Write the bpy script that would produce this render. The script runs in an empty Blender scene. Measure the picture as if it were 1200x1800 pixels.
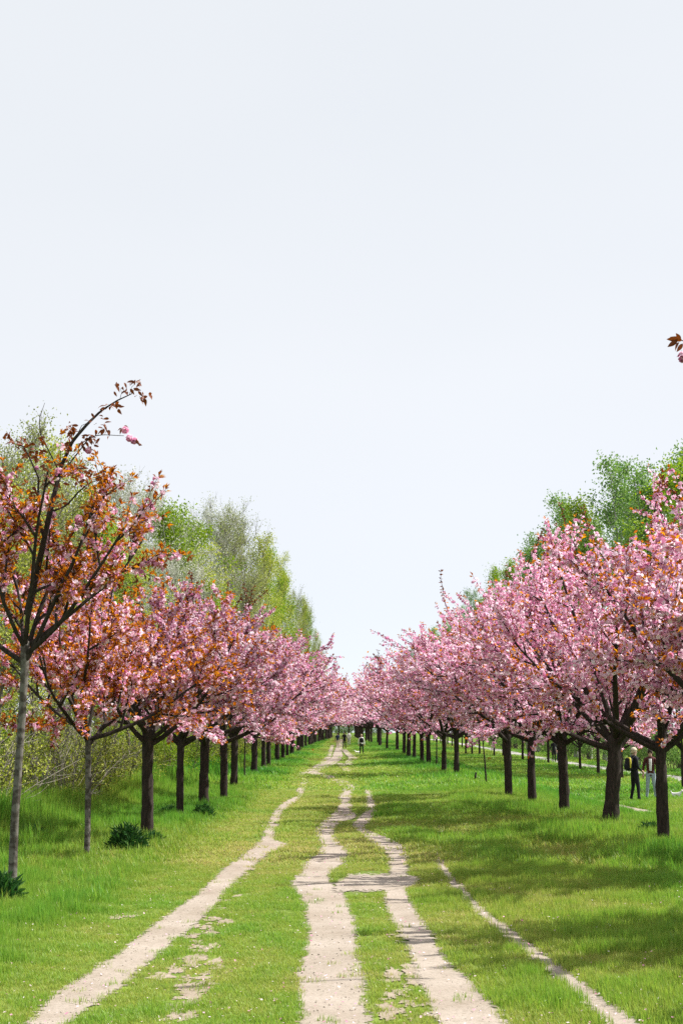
import bpy, math, random
import numpy as np
from mathutils import Vector

# ------------------------------------------------------------------ camera, sky, sun, exposure
SC = bpy.context.scene
COL = SC.collection
R = math.radians
CAM_H, FPX, HORIZON = 2.0, 2500.0, 1288.0        # photo pixels (1200 x 1800)
PITCH = math.atan((HORIZON - 900.0) / FPX)
cd = bpy.data.cameras.new('camera'); cam = bpy.data.objects.new('camera', cd); COL.objects.link(cam)
cam.location = (0, 0, CAM_H); cam.rotation_euler = (R(90) + PITCH, 0, 0.0012)
cd.sensor_fit = 'VERTICAL'; cd.sensor_height = 36; cd.lens = 50; cd.clip_start = 0.1; cd.clip_end = 5000
SC.camera = cam

SUN_AZ, SUN_EL = 74.0, 50.0                      # azimuth clockwise from the view direction (+Y)
world = bpy.data.worlds.new('World'); SC.world = world; world.use_nodes = True
wn, wl = world.node_tree.nodes, world.node_tree.links
wn.clear()
wout = wn.new('ShaderNodeOutputWorld'); addn = wn.new('ShaderNodeMixShader'); addn.inputs[0].default_value = .7
b1 = wn.new('ShaderNodeBackground'); b2 = wn.new('ShaderNodeBackground')
sky = wn.new('ShaderNodeTexSky'); sky.sky_type = 'NISHITA'; sky.sun_disc = False
sky.sun_elevation = R(SUN_EL); sky.sun_rotation = R(SUN_AZ); sky.altitude = 1500; sky.dust_density = 0.1; sky.air_density = 0.35; sky.ozone_density = 0.4
wl.new(sky.outputs[0], b1.inputs[0]); b1.inputs[1].default_value = 0.05
# thin bright cloud veil over the whole sky
tc = wn.new('ShaderNodeTexCoord'); mp = wn.new('ShaderNodeMapping'); mp.inputs['Scale'].default_value = (1, 1, 2.6)
nz = wn.new('ShaderNodeTexNoise'); nz.inputs['Scale'].default_value = 1.3; nz.inputs['Detail'].default_value = 3.0; nz.inputs['Roughness'].default_value = .45
rp = wn.new('ShaderNodeValToRGB')
rp.color_ramp.elements[0].position = .3; rp.color_ramp.elements[0].color = (.625, .652, .678, 1)
rp.color_ramp.elements[1].position = .75; rp.color_ramp.elements[1].color = (.690, .706, .722, 1)
wl.new(tc.outputs['Generated'], mp.inputs[0]); wl.new(mp.outputs[0], nz.inputs[0]); wl.new(nz.outputs[0], rp.inputs[0])
wl.new(rp.outputs[0], b2.inputs[0]); b2.inputs[1].default_value = 1.0
wl.new(b1.outputs[0], addn.inputs[1]); wl.new(b2.outputs[0], addn.inputs[2]); wl.new(addn.outputs[0], wout.inputs[0])

ld = bpy.data.lights.new('sun', 'SUN'); ld.energy = 5.0; ld.angle = R(0.6); ld.color = (1.0, .965, .91)
sun = bpy.data.objects.new('sun', ld); COL.objects.link(sun)
SUN_DIR = Vector((math.sin(R(SUN_AZ)) * math.cos(R(SUN_EL)), math.cos(R(SUN_AZ)) * math.cos(R(SUN_EL)), math.sin(R(SUN_EL))))
sun.rotation_euler = SUN_DIR.to_track_quat('Z', 'Y').to_euler()
SC.view_settings.view_transform = 'Standard'; SC.view_settings.look = 'None'
SC.view_settings.exposure = 0.86; SC.view_settings.gamma = 1.0; SC.view_settings.use_curve_mapping = False
SC.render.engine = 'CYCLES'
SC.cycles.max_bounces = 5; SC.cycles.diffuse_bounces = 3; SC.cycles.transmission_bounces = 3; SC.cycles.glossy_bounces = 1
SC.cycles.use_adaptive_sampling = False; SC.cycles.use_denoising = False

# ------------------------------------------------------------------ small maths
def sst(a, b, x):
    t = np.clip((np.asarray(x, float) - a) / (b - a), 0, 1); return t * t * (3 - 2 * t)

def ground(x, y):
    """height of the terrain"""
    x = np.asarray(x, float); y = np.asarray(y, float)
    rise = .0062 * np.clip(y - 92, 0, 330) * sst(80, 150, y)
    right = -.29 * sst(5.6, 8.2, x)
    left = .12 * sst(-5, -9, x)
    und = .020 * np.sin(x * 1.3 + .4) * np.sin(y * .55) + .018 * np.sin(y * .31 + x * .5 + 1.) + .012 * np.sin(x * 2.1 - y * .9)
    return rise + right + left + und * sst(0, 12, y) * (1 - sst(55, 105, y))

def ray(px, py):
    xc = (px - 597.0) / FPX; yc = (900.0 - py) / FPX
    return np.array([xc, math.cos(PITCH) - yc * math.sin(PITCH), math.sin(PITCH) + yc * math.cos(PITCH)])

def at(px, py):
    """the place on the ground that the photo shows at a pixel"""
    d = ray(px, py); t = CAM_H / max(-d[2], 1e-4)
    for _ in range(40):
        p = d * t; z = float(ground(p[0], p[1]))
        t = .5 * t + .5 * (CAM_H - z) / max(-d[2], 1e-4)
    return np.array([d[0] * t, d[1] * t, float(ground(d[0] * t, d[1] * t))])

def lift(px, py, depth):
    d = ray(px, py); t = depth / d[1]
    return np.array([d[0] * t, d[1] * t, CAM_H + d[2] * t])

def vnoise(seed, n):
    """1-D smooth noise table lookup"""
    rg = np.random.default_rng(seed); tab = rg.uniform(-1, 1, 512)
    def f(t):
        t = np.asarray(t, float) + 100.; i = np.floor(t).astype(int); u = t - i; u = u * u * (3 - 2 * u)
        return tab[i % 512] * (1 - u) + tab[(i + 1) % 512] * u
    return f

_tab = np.random.default_rng(5).uniform(0, 1, (256, 256))
def noise2(x, y, s=1.0):
    x = np.asarray(x) * s + 1000.; y = np.asarray(y) * s + 1000.
    i = np.floor(x).astype(int); j = np.floor(y).astype(int); u = x - i; v = y - j
    u = u * u * (3 - 2 * u); v = v * v * (3 - 2 * v)
    a = _tab[i % 256, j % 256]; b = _tab[(i + 1) % 256, j % 256]; c = _tab[i % 256, (j + 1) % 256]; d = _tab[(i + 1) % 256, (j + 1) % 256]
    return (a * (1 - u) + b * u) * (1 - v) + (c * (1 - u) + d * u) * v

# ------------------------------------------------------------------ mesh building
class MB:
    def __init__(s): s.v = []; s.f3 = []; s.f4 = []; s.n = 0; s.mi3 = []; s.mi4 = []
    def add(s, v, f3=None, f4=None, mi=0):
        v = np.asarray(v, float).reshape(-1, 3)
        if f3 is not None and len(f3):
            s.f3.append(np.asarray(f3, int) + s.n); s.mi3.append(np.full(len(f3), mi))
        if f4 is not None and len(f4):
            s.f4.append(np.asarray(f4, int) + s.n); s.mi4.append(np.full(len(f4), mi))
        s.v.append(v); s.n += len(v)
    def mesh(s, name, mats, smooth=False):
        me = bpy.data.meshes.new(name)
        v = np.concatenate(s.v) if s.v else np.zeros((0, 3))
        f3 = np.concatenate(s.f3) if s.f3 else np.zeros((0, 3), int)
        f4 = np.concatenate(s.f4) if s.f4 else np.zeros((0, 4), int)
        me.vertices.add(len(v)); me.vertices.foreach_set('co', v.ravel())
        nl = f3.size + f4.size; me.loops.add(nl)
        me.loops.foreach_set('vertex_index', np.concatenate([f3.ravel(), f4.ravel()]))
        nf = len(f3) + len(f4); me.polygons.add(nf)
        me.polygons.foreach_set('loop_start', np.concatenate([np.arange(len(f3)) * 3, f3.size + np.arange(len(f4)) * 4]))
        me.polygons.foreach_set('loop_total', np.concatenate([np.full(len(f3), 3), np.full(len(f4), 4)]))
        if isinstance(mats, (list, tuple)):
            for m in mats: me.materials.append(m)
            me.polygons.foreach_set('material_index', np.concatenate(s.mi3 + s.mi4).astype(int))
        else:
            me.materials.append(mats)
        me.polygons.foreach_set('use_smooth', np.full(nf, bool(smooth)))
        me.update(); me.validate()
        return me

def link(name, me, parent=None, loc=None, kind=None):
    o = bpy.data.objects.new(name, me); COL.objects.link(o)
    if parent is not None: o.parent = parent
    if loc is not None: o.location = loc
    if kind: o['kind'] = kind
    return o

def thing(name, label, cat, loc, rz=0., group=None, scale=1.):
    o = bpy.data.objects.new(name, None); COL.objects.link(o); o.empty_display_size = .2
    o.location = loc; o.rotation_euler = (0, 0, rz); o.scale = (scale,) * 3
    o['label'] = label; o['category'] = cat
    if group: o['group'] = group
    return o

def tag(o, label, cat, group=None):
    o['label'] = label; o['category'] = cat
    if group: o['group'] = group
    return o

def tube(mb, pts, rad, sides=6, cap=True, mi=0, wob=None):
    pts = np.asarray(pts, float); rad = np.asarray(rad, float); n = len(pts)
    t = np.gradient(pts, axis=0); t /= np.linalg.norm(t, axis=1)[:, None] + 1e-9
    ref = np.array([0, 0, 1.]) if abs(t[0][2]) < .8 else np.array([1., 0, 0])
    u = np.cross(t, ref); u /= np.linalg.norm(u, axis=1)[:, None] + 1e-9
    w = np.cross(t, u)
    a = np.arange(sides) * 2 * math.pi / sides
    rr = rad[:, None] * np.ones(sides)[None]
    if wob is not None: rr = rr * wob
    v = pts[:, None] + rr[..., None] * (np.cos(a)[None, :, None] * u[:, None] + np.sin(a)[None, :, None] * w[:, None])
    i = np.arange(n - 1)[:, None] * sides; j = np.arange(sides)[None]; k = (j + 1) % sides
    f4 = np.stack([i + j, i + k, i + sides + k, i + sides + j], -1).reshape(-1, 4)
    v = v.reshape(-1, 3); f3 = []
    if cap:
        v = np.concatenate([v, pts[-1:] + t[-1] * rad[-1] * .5]); c = len(v) - 1; b = (n - 1) * sides
        f3 = [(b + q, b + (q + 1) % sides, c) for q in range(sides)]
    mb.add(v, f3, f4, mi)

def unit(v): return v / (np.linalg.norm(v, axis=-1, keepdims=True) + 1e-9)

def frames(nrm, rg):
    nrm = unit(nrm); r = unit(rg.normal(size=nrm.shape)); u = unit(np.cross(nrm, r)); return nrm, u, np.cross(nrm, u)

def flowers(mb, c, nrm, size, rg, petals=5, cup=.45):
    """cup-shaped blossoms: a small fan of petals each"""
    n, u, v = frames(nrm, rg); m = len(c); s = size * rg.uniform(.75, 1.25, m)
    a = np.arange(petals) * 2 * math.pi / petals
    rr = s[:, None] * rg.uniform(.75, 1.15, (m, petals))
    ring = c[:, None] + rr[..., None] * (np.cos(a)[None, :, None] * u[:, None] + np.sin(a)[None, :, None] * v[:, None]) + (s[:, None] * rg.uniform(.1, .9, (m, petals)) * cup)[..., None] * n[:, None]
    V = np.concatenate([c[:, None], ring], 1)
    base = np.arange(m)[:, None, None] * (petals + 1)
    q = np.arange(petals); F = np.stack([np.zeros(petals, int), 1 + q, 1 + (q + 1) % petals], -1)[None] + base
    mb.add(V.reshape(-1, 3), F.reshape(-1, 3))

def leaves(mb, c, d, nrm, L, W, rg, fold=.35):
    """folded leaf blades: base, two sides, tip"""
    d = unit(d); n = unit(nrm - d * np.sum(nrm * d, -1, keepdims=True)); s = np.cross(d, n); m = len(c)
    L = L * rg.uniform(.7, 1.25, (m, 1)); W = W * rg.uniform(.8, 1.2, (m, 1))
    tip = c + d * L - n * L * rg.uniform(-.05, .3, (m, 1)); mid = c + d * L * .48
    V = np.stack([c, mid + s * W * .5 + n * W * fold, tip, mid - s * W * .5 + n * W * fold], 1)
    b = np.arange(m)[:, None] * 4
    F = np.concatenate([b + np.array([[0, 1, 2]]), b + np.array([[0, 2, 3]])])
    mb.add(V.reshape(-1, 3), F)

# ------------------------------------------------------------------ materials
def new_mat(name):
    m = bpy.data.materials.new(name); m.use_nodes = True
    nt = m.node_tree; nt.nodes.clear()
    out = nt.nodes.new('ShaderNodeOutputMaterial'); return m, nt, out

def ramp(nt, stops, interp='LINEAR'):
    r = nt.nodes.new('ShaderNodeValToRGB'); cr = r.color_ramp; cr.interpolation = interp
    while len(cr.elements) < len(stops): cr.elements.new(.5)
    for e, (p, c) in zip(cr.elements, stops): e.position = p; e.color = (*c, 1)
    return r

def leaf_mat(name, stops, trans=.4, rough=.6, tcol=1.0, spec=.25, by_object=0.15):
    """thin leaf or petal: each island takes its own tone"""
    m, nt, out = new_mat(name); N, L = nt.nodes, nt.links
    geo = N.new('ShaderNodeNewGeometry'); oi = N.new('ShaderNodeObjectInfo')
    r = ramp(nt, stops); L.new(geo.outputs['Random Per Island'], r.inputs[0])
    hsv = N.new('ShaderNodeHueSaturation')
    mr = N.new('ShaderNodeMapRange'); mr.inputs['To Min'].default_value = 1 - by_object; mr.inputs['To Max'].default_value = 1 + by_object
    L.new(oi.outputs['Random'], mr.inputs[0]); L.new(mr.outputs[0], hsv.inputs['Value']); L.new(r.outputs[0], hsv.inputs['Color'])
    p = N.new('ShaderNodeBsdfPrincipled'); p.inputs['Roughness'].default_value = rough; p.inputs['Specular IOR Level'].default_value = spec
    t = N.new('ShaderNodeBsdfTranslucent'); mx = N.new('ShaderNodeMixShader'); mx.inputs[0].default_value = trans
    L.new(hsv.outputs[0], p.inputs['Base Color'])
    h2 = N.new('ShaderNodeHueSaturation'); h2.inputs['Saturation'].default_value = 1.15; h2.inputs['Value'].default_value = tcol
    L.new(hsv.outputs[0], h2.inputs['Color']); L.new(h2.outputs[0], t.inputs[0])
    L.new(p.outputs[0], mx.inputs[1]); L.new(t.outputs[0], mx.inputs[2]); L.new(mx.outputs[0], out.inputs[0])
    return m

def bark_mat(name, c1, c2, scale=(9, 9, 2.2), bump=.5, band=None):
    m, nt, out = new_mat(name); N, L = nt.nodes, nt.links
    tcn = N.new('ShaderNodeTexCoord'); mpn = N.new('ShaderNodeMapping'); mpn.inputs['Scale'].default_value = scale
    L.new(tcn.outputs['Object'], mpn.inputs[0])
    n1 = N.new('ShaderNodeTexNoise'); n1.inputs['Scale'].default_value = 3; n1.inputs['Detail'].default_value = 6; n1.inputs['Roughness'].default_value = .65
    L.new(mpn.outputs[0], n1.inputs[0])
    r = ramp(nt, [(.32, c1), (.68, c2)]); L.new(n1.outputs[0], r.inputs[0])
    col = r.outputs[0]
    if band:
        mp2 = N.new('ShaderNodeMapping'); mp2.inputs['Scale'].default_value = (5, 5, 7); L.new(tcn.outputs['Object'], mp2.inputs[0])
        n2 = N.new('ShaderNodeTexNoise'); n2.inputs['Scale'].default_value = 1.6; n2.inputs['Detail'].default_value = 4; L.new(mp2.outputs[0], n2.inputs[0])
        r2 = ramp(nt, [(.44, (0, 0, 0)), (.56, (1, 1, 1))]); L.new(n2.outputs[0], r2.inputs[0])
        mx = N.new('ShaderNodeMix'); mx.data_type = 'RGBA'; L.new(r2.outputs[0], mx.inputs[0]); L.new(col, mx.inputs[6]); mx.inputs[7].default_value = (*band, 1)
        col = mx.outputs[2]
    p = N.new('ShaderNodeBsdfPrincipled'); p.inputs['Roughness'].default_value = .9; p.inputs['Specular IOR Level'].default_value = .15
    bn = N.new('ShaderNodeBump'); bn.inputs['Strength'].default_value = bump; bn.inputs['Distance'].default_value = .03
    L.new(n1.outputs[0], bn.inputs['Height']); L.new(bn.outputs[0], p.inputs['Normal'])
    L.new(col, p.inputs['Base Color']); L.new(p.outputs[0], out.inputs[0]); return m

def plain_mat(name, c, rough=.8, var=.12, scale=30):
    m, nt, out = new_mat(name); N, L = nt.nodes, nt.links
    tcn = N.new('ShaderNodeTexCoord'); n1 = N.new('ShaderNodeTexNoise'); n1.inputs['Scale'].default_value = scale; n1.inputs['Detail'].default_value = 3
    L.new(tcn.outputs['Object'], n1.inputs[0])
    r = ramp(nt, [(.3, tuple(x * (1 - var) for x in c)), (.7, tuple(min(1, x * (1 + var)) for x in c))]); L.new(n1.outputs[0], r.inputs[0])
    p = N.new('ShaderNodeBsdfPrincipled'); p.inputs['Roughness'].default_value = rough; p.inputs['Specular IOR Level'].default_value = .2
    L.new(r.outputs[0], p.inputs['Base Color']); L.new(p.outputs[0], out.inputs[0]); return m

M = {}
M['bark'] = bark_mat('cherry_bark', (.016, .012, .010), (.058, .044, .037))
M['bark_silver'] = bark_mat('silver_cherry_bark', (.035, .028, .023), (.10, .085, .072), band=(.15, .138, .122))
M['bark_wood'] = bark_mat('woodland_bark', (.07, .06, .048), (.20, .18, .15))
M['bark_birch'] = bark_mat('birch_bark', (.10, .09, .08), (.45, .44, .42), scale=(3, 3, 8))
M['twig_grey'] = bark_mat('grey_twigs', (.16, .14, .11), (.34, .31, .26), bump=.1)
M['twig_pale'] = bark_mat('pale_twigs', (.26, .25, .22), (.46, .45, .41), bump=.1)
M['twig_dark'] = bark_mat('dark_twigs', (.05, .038, .028), (.13, .10, .075), bump=.1)
M['pink'] = leaf_mat('pink_blossom', [(0, (.50, .17, .30)), (.24, (.74, .36, .53)), (.54, (.89, .61, .745)), (1, (.96, .85, .90))], trans=.48, rough=.7)
M['pink_deep'] = leaf_mat('deep_pink_blossom', [(0, (.48, .15, .28)), (.26, (.72, .32, .50)), (.58, (.87, .55, .70)), (1, (.95, .80, .87))], trans=.48, rough=.7)
M['bronze'] = leaf_mat('bronze_leaf', [(0, (.14, .035, .014)), (.35, (.36, .11, .026)), (.7, (.52, .20, .04)), (1, (.60, .30, .07))], trans=.55, rough=.5, tcol=1.2)
M['bronze_dark'] = leaf_mat('dark_bronze_leaf', [(0, (.07, .022, .014)), (.5, (.17, .05, .022)), (1, (.30, .10, .03))], trans=.3, rough=.45)
M['green_fresh'] = leaf_mat('fresh_green_leaf', [(0, (.12, .21, .025)), (.5, (.24, .36, .045)), (1, (.38, .47, .08))], trans=.42)
M['green_yellow'] = leaf_mat('yellow_green_leaf', [(0, (.20, .25, .04)), (.5, (.38, .43, .08)), (1, (.56, .56, .17))], trans=.42)
M['green_birch'] = leaf_mat('birch_leaf', [(0, (.085, .18, .05)), (.5, (.17, .29, .075)), (1, (.27, .39, .12))], trans=.4)
M['green_dull'] = leaf_mat('dull_green_bud', [(0, (.17, .20, .07)), (.5, (.29, .33, .12)), (1, (.43, .45, .2))], trans=.35)
M['pale_bud'] = leaf_mat('pale_catkin', [(0, (.32, .34, .25)), (.5, (.50, .52, .42)), (1, (.66, .66, .58))], trans=.3)
M['herb'] = leaf_mat('dark_herb_leaf', [(0, (.018, .06, .018)), (.5, (.04, .12, .03)), (1, (.09, .19, .045))], trans=.25)

def grass_mat():
    m, nt, out = new_mat('grass_blade'); N, L = nt.nodes, nt.links
    a = N.new('ShaderNodeAttribute'); a.attribute_type = 'INSTANCER'; a.attribute_name = 'tint'
    geo = N.new('ShaderNodeNewGeometry')
    r = ramp(nt, [(0, (.44, .38, .14)), (.22, (.30, .36, .065)), (.45, (.20, .345, .045)), (.7, (.115, .30, .036)), (1, (.05, .20, .032))])
    ad = N.new('ShaderNodeMath'); ad.operation = 'MULTIPLY_ADD'; ad.inputs[1].default_value = .28; 
    sb = N.new('ShaderNodeMath'); sb.operation = 'SUBTRACT'; sb.inputs[1].default_value = .5
    L.new(geo.outputs['Random Per Island'], sb.inputs[0]); L.new(sb.outputs[0], ad.inputs[0]); L.new(a.outputs['Fac'], ad.inputs[2]); L.new(ad.outputs[0], r.inputs[0])
    p = N.new('ShaderNodeBsdfPrincipled'); p.inputs['Roughness'].default_value = .5; p.inputs['Specular IOR Level'].default_value = .3
    t = N.new('ShaderNodeBsdfTranslucent'); mx = N.new('ShaderNodeMixShader'); mx.inputs[0].default_value = .42
    h = N.new('ShaderNodeHueSaturation'); h.inputs['Value'].default_value = 1.25; h.inputs['Saturation'].default_value = 1.05; L.new(r.outputs[0], h.inputs['Color'])
    L.new(r.outputs[0], p.inputs['Base Color']); L.new(h.outputs[0], t.inputs[0])
    L.new(p.outputs[0], mx.inputs[1]); L.new(t.outputs[0], mx.inputs[2]); L.new(mx.outputs[0], out.inputs[0]); return m
M['grass'] = grass_mat()

def ground_mat():
    m, nt, out = new_mat('turf'); N, L = nt.nodes, nt.links
    g = N.new('ShaderNodeNewGeometry'); a = N.new('ShaderNodeAttribute'); a.attribute_name = 'lush'
    n1 = N.new('ShaderNodeTexNoise'); n1.inputs['Scale'].default_value = .7; n1.inputs['Detail'].default_value = 8; n1.inputs['Roughness'].default_value = .7
    n2 = N.new('ShaderNodeTexNoise'); n2.inputs['Scale'].default_value = 11; n2.inputs['Detail'].default_value = 6
    L.new(g.outputs['Position'], n1.inputs[0]); L.new(g.outputs['Position'], n2.inputs[0])
    r1 = ramp(nt, [(.3, (.085, .135, .024)), (.5, (.13, .185, .034)), (.7, (.19, .215, .058))]); L.new(n1.outputs[0], r1.inputs[0])
    r2 = ramp(nt, [(.3, (.055, .13, .016)), (.7, (.11, .21, .026))]); L.new(n1.outputs[0], r2.inputs[0])
    mx = N.new('ShaderNodeMix'); mx.data_type = 'RGBA'; L.new(a.outputs['Fac'], mx.inputs[0]); L.new(r1.outputs[0], mx.inputs[6]); L.new(r2.outputs[0], mx.inputs[7])
    r3 = ramp(nt, [(.35, (.6, .6, .6)), (.65, (1.25, 1.25, 1.25))]); L.new(n2.outputs[0], r3.inputs[0])
    mu = N.new('ShaderNodeMix'); mu.data_type = 'RGBA'; mu.blend_type = 'MULTIPLY'; mu.inputs[0].default_value = 1; L.new(mx.outputs[2], mu.inputs[6]); L.new(r3.outputs[0], mu.inputs[7])
    p = N.new('ShaderNodeBsdfPrincipled'); p.inputs['Roughness'].default_value = .95; p.inputs['Specular IOR Level'].default_value = .05
    bn = N.new('ShaderNodeBump'); bn.inputs['Strength'].default_value = .6; bn.inputs['Distance'].default_value = .04; L.new(n2.outputs[0], bn.inputs['Height']); L.new(bn.outputs[0], p.inputs['Normal'])
    L.new(mu.outputs[2], p.inputs['Base Color']); L.new(p.outputs[0], out.inputs[0]); return m
M['ground'] = ground_mat()

def soil_mat(name, lo, hi, spk, worn=False):
    m, nt, out = new_mat(name); N, L = nt.nodes, nt.links
    g = N.new('ShaderNodeNewGeometry')
    n1 = N.new('ShaderNodeTexNoise'); n1.inputs['Scale'].default_value = 1.1; n1.inputs['Detail'].default_value = 9; n1.inputs['Roughness'].default_value = .68
    n2 = N.new('ShaderNodeTexNoise'); n2.inputs['Scale'].default_value = 26; n2.inputs['Detail'].default_value = 7; n2.inputs['Roughness'].default_value = .7
    for n in (n1, n2): L.new(g.outputs['Position'], n.inputs[0])
    r = ramp(nt, [(.3, lo), (.7, hi)]); L.new(n1.outputs[0], r.inputs[0])
    r2 = ramp(nt, [(.33, spk), (.47, (.96, .96, .96)), (.75, (1.07, 1.07, 1.07))]); L.new(n2.outputs[0], r2.inputs[0])
    mu = N.new('ShaderNodeMix'); mu.data_type = 'RGBA'; mu.blend_type = 'MULTIPLY'; mu.inputs[0].default_value = 1
    L.new(r.outputs[0], mu.inputs[6]); L.new(r2.outputs[0], mu.inputs[7])
    p = N.new('ShaderNodeBsdfPrincipled'); p.inputs['Roughness'].default_value = .95; p.inputs['Specular IOR Level'].default_value = .08
    bn = N.new('ShaderNodeBump'); bn.inputs['Strength'].default_value = .55; bn.inputs['Distance'].default_value = .02; L.new(n2.outputs[0], bn.inputs['Height']); L.new(bn.outputs[0], p.inputs['Normal'])
    L.new(mu.outputs[2], p.inputs['Base Color'])
    if not worn: L.new(p.outputs[0], out.inputs[0]); return m
    # the worn earth breaks up into the turf along its rim
    a = N.new('ShaderNodeAttribute'); a.attribute_name = 'edge'
    n3 = N.new('ShaderNodeTexNoise'); n3.inputs['Scale'].default_value = 9; n3.inputs['Detail'].default_value = 6; n3.inputs['Roughness'].default_value = .7; L.new(g.outputs['Position'], n3.inputs[0])
    s1 = N.new('ShaderNodeMath'); s1.operation = 'MULTIPLY_ADD'; s1.inputs[1].default_value = .36; s1.inputs[2].default_value = -.18; L.new(n3.outputs[0], s1.inputs[0])
    s2 = N.new('ShaderNodeMath'); s2.operation = 'ADD'; L.new(s1.outputs[0], s2.inputs[0]); L.new(a.outputs['Fac'], s2.inputs[1])
    mr = N.new('ShaderNodeMapRange'); mr.inputs['From Min'].default_value = -.012; mr.inputs['From Max'].default_value = .022; L.new(s2.outputs[0], mr.inputs[0])
    tr = N.new('ShaderNodeBsdfTransparent'); ms = N.new('ShaderNodeMixShader'); L.new(mr.outputs[0], ms.inputs[0]); L.new(tr.outputs[0], ms.inputs[1]); L.new(p.outputs[0], ms.inputs[2]); L.new(ms.outputs[0], out.inputs[0]); return m
M['soil'] = soil_mat('sandy_soil', (.255, .21, .165), (.385, .335, .285), (.68, .68, .62), True)
M['soil_patch'] = soil_mat('bare_soil', (.25, .205, .15), (.34, .285, .225), (.6, .55, .45), True)
M['paving'] = soil_mat('pale_gravel', (.30, .285, .27), (.37, .355, .335), (.8, .8, .8))

# ------------------------------------------------------------------ ground and paths
def lushness(x, y):
    """0 = short worn turf, 1 = long green grass by the tree rows"""
    w = (noise2(x, y * .45, .9) - .5) * 1.3
    l = sst(-2.35, -3.5, x + w * .6); r = (.42 * sst(.7, 2.0, x + w) + .58 * sst(2.5, 4.2, x + w)) * (1 - .55 * sst(6.8, 8.0, x)) 
    return np.clip(l + r, 0, 1)

ys = [-40., -10.]; y = 0.
while y < 60: ys.append(y); y += .3
while y < 900: ys.append(y); y *= 1.03
ys = np.array(ys + [1100., 1800., 3000.])
xs = np.concatenate([[-1500, -600, -250, -120, -60, -40, -30], np.arange(-24, -9, 1.), np.arange(-9, 10, .3), np.arange(10, 26, 1.), [30, 40, 60, 120, 250, 600, 1500]])
X, Y = np.meshgrid(xs, ys)
mb = MB(); nx = len(xs)
i = np.arange(len(ys) - 1)[:, None] * nx; j = np.arange(nx - 1)[None]
mb.add(np.stack([X, Y, ground(X, Y)], -1), None, np.stack([i + j, i + j + 1, i + nx + j + 1, i + nx + j], -1).reshape(-1, 4))
gme = mb.mesh('ground', M['ground'], True)
att = gme.attributes.new('lush', 'FLOAT', 'POINT'); att.data.foreach_set('value', lushness(X, Y).ravel().astype(np.float32))
link('ground', gme, kind='structure')

# outlines of the trodden paths in the photo: row, left edge, right edge
PATHS = {
 'main': [(1860,508,655),(1800,515,645),(1740,517,640),(1680,527,627),(1640,535,622),(1600,530,607),(1570,512,592),(1555,505,585),(1540,512,577),(1525,527,588),(1505,547,603),(1490,556,601),(1475,552,586),(1460,549,582),(1445,559,592),(1437,568,618),(1430,578,616),(1420,587,613),(1400,589,613),(1390,595,615),(1383,594,616),(1376,583,607),(1370,570,592),(1364,552,578),(1359,535,562),(1356,530,550)],
 'mainfar': [(1358,522,548),(1354,532,560),(1348,548,572),(1342,562,585),(1336,572,592),(1330,578,596),(1322,581,595),(1315,584,596),(1308,587,597),(1300,590,598)],
 'left': [(1860,-40,45),(1800,40,115),(1740,100,205),(1690,175,262),(1650,232,312),(1600,300,367),(1570,343,390),(1535,380,428),(1505,415,462),(1495,432,480),(1490,440,497),(1483,446,497),(1478,453,480),(1470,456,476),(1450,464,484),(1430,473,489),(1415,487,508),(1402,511,524),(1390,515,528),(1380,520,532),(1372,525,535),(1367,523,531)],
 'leftfar': [(1363,513,530),(1357,525,545),(1350,540,556),(1343,552,566),(1335,562,574),(1327,569,577),(1318,572,579),(1310,575,581)],
 'right': [(1860,796,915),(1800,768,878),(1740,738,830),(1690,713,778),(1640,692,750),(1600,676,724),(1570,668,712),(1548,676,711),(1520,676,710),(1497,671,707),(1488,655,700),(1478,643,686),(1465,626,655),(1455,613,636),(1447,615,640),(1440,622,648),(1428,634,656),(1415,636,654),(1400,635,650),(1390,634,645),(1383,634,642)],
 'link': [(1578,592,606),(1574,586,628),(1569,580,662),(1563,577,700),(1556,578,726),(1549,585,736),(1543,596,732),(1538,606,712),(1534,616,680),(1531,628,655)],
 'side': [(1860,1108,1180),(1800,1057,1118),(1745,997,1040),(1700,945,980),(1650,880,911),(1600,822,848),(1560,785,809),(1535,769,788),(1515,761,777),(1498,758,769),(1480,759,768),(1464,764,775),(1450,757,764),(1440,752,758)],
 'spur': [(1342,586,598),(1350,592,606),(1358,602,613)],
 'farloop': [(1318,594,602),(1326,600,612),(1334,606,622),(1340,600,616),(1346,598,612)],
 'meadow': [(1434,1130,1185),(1425,1088,1130),(1418,1062,1094),(1410,1034,1060),(1400,1000,1022),(1390,952,978),(1380,918,936),(1370,882,903),(1360,848,866),(1352,823,837),(1344,804,815),(1337,787,795)],
}
PATH_LABEL = {'main': 'broad sandy middle trail', 'left': 'sandy trail on the left', 'right': 'sandy trail right of the middle one'}
POLYS = []
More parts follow.
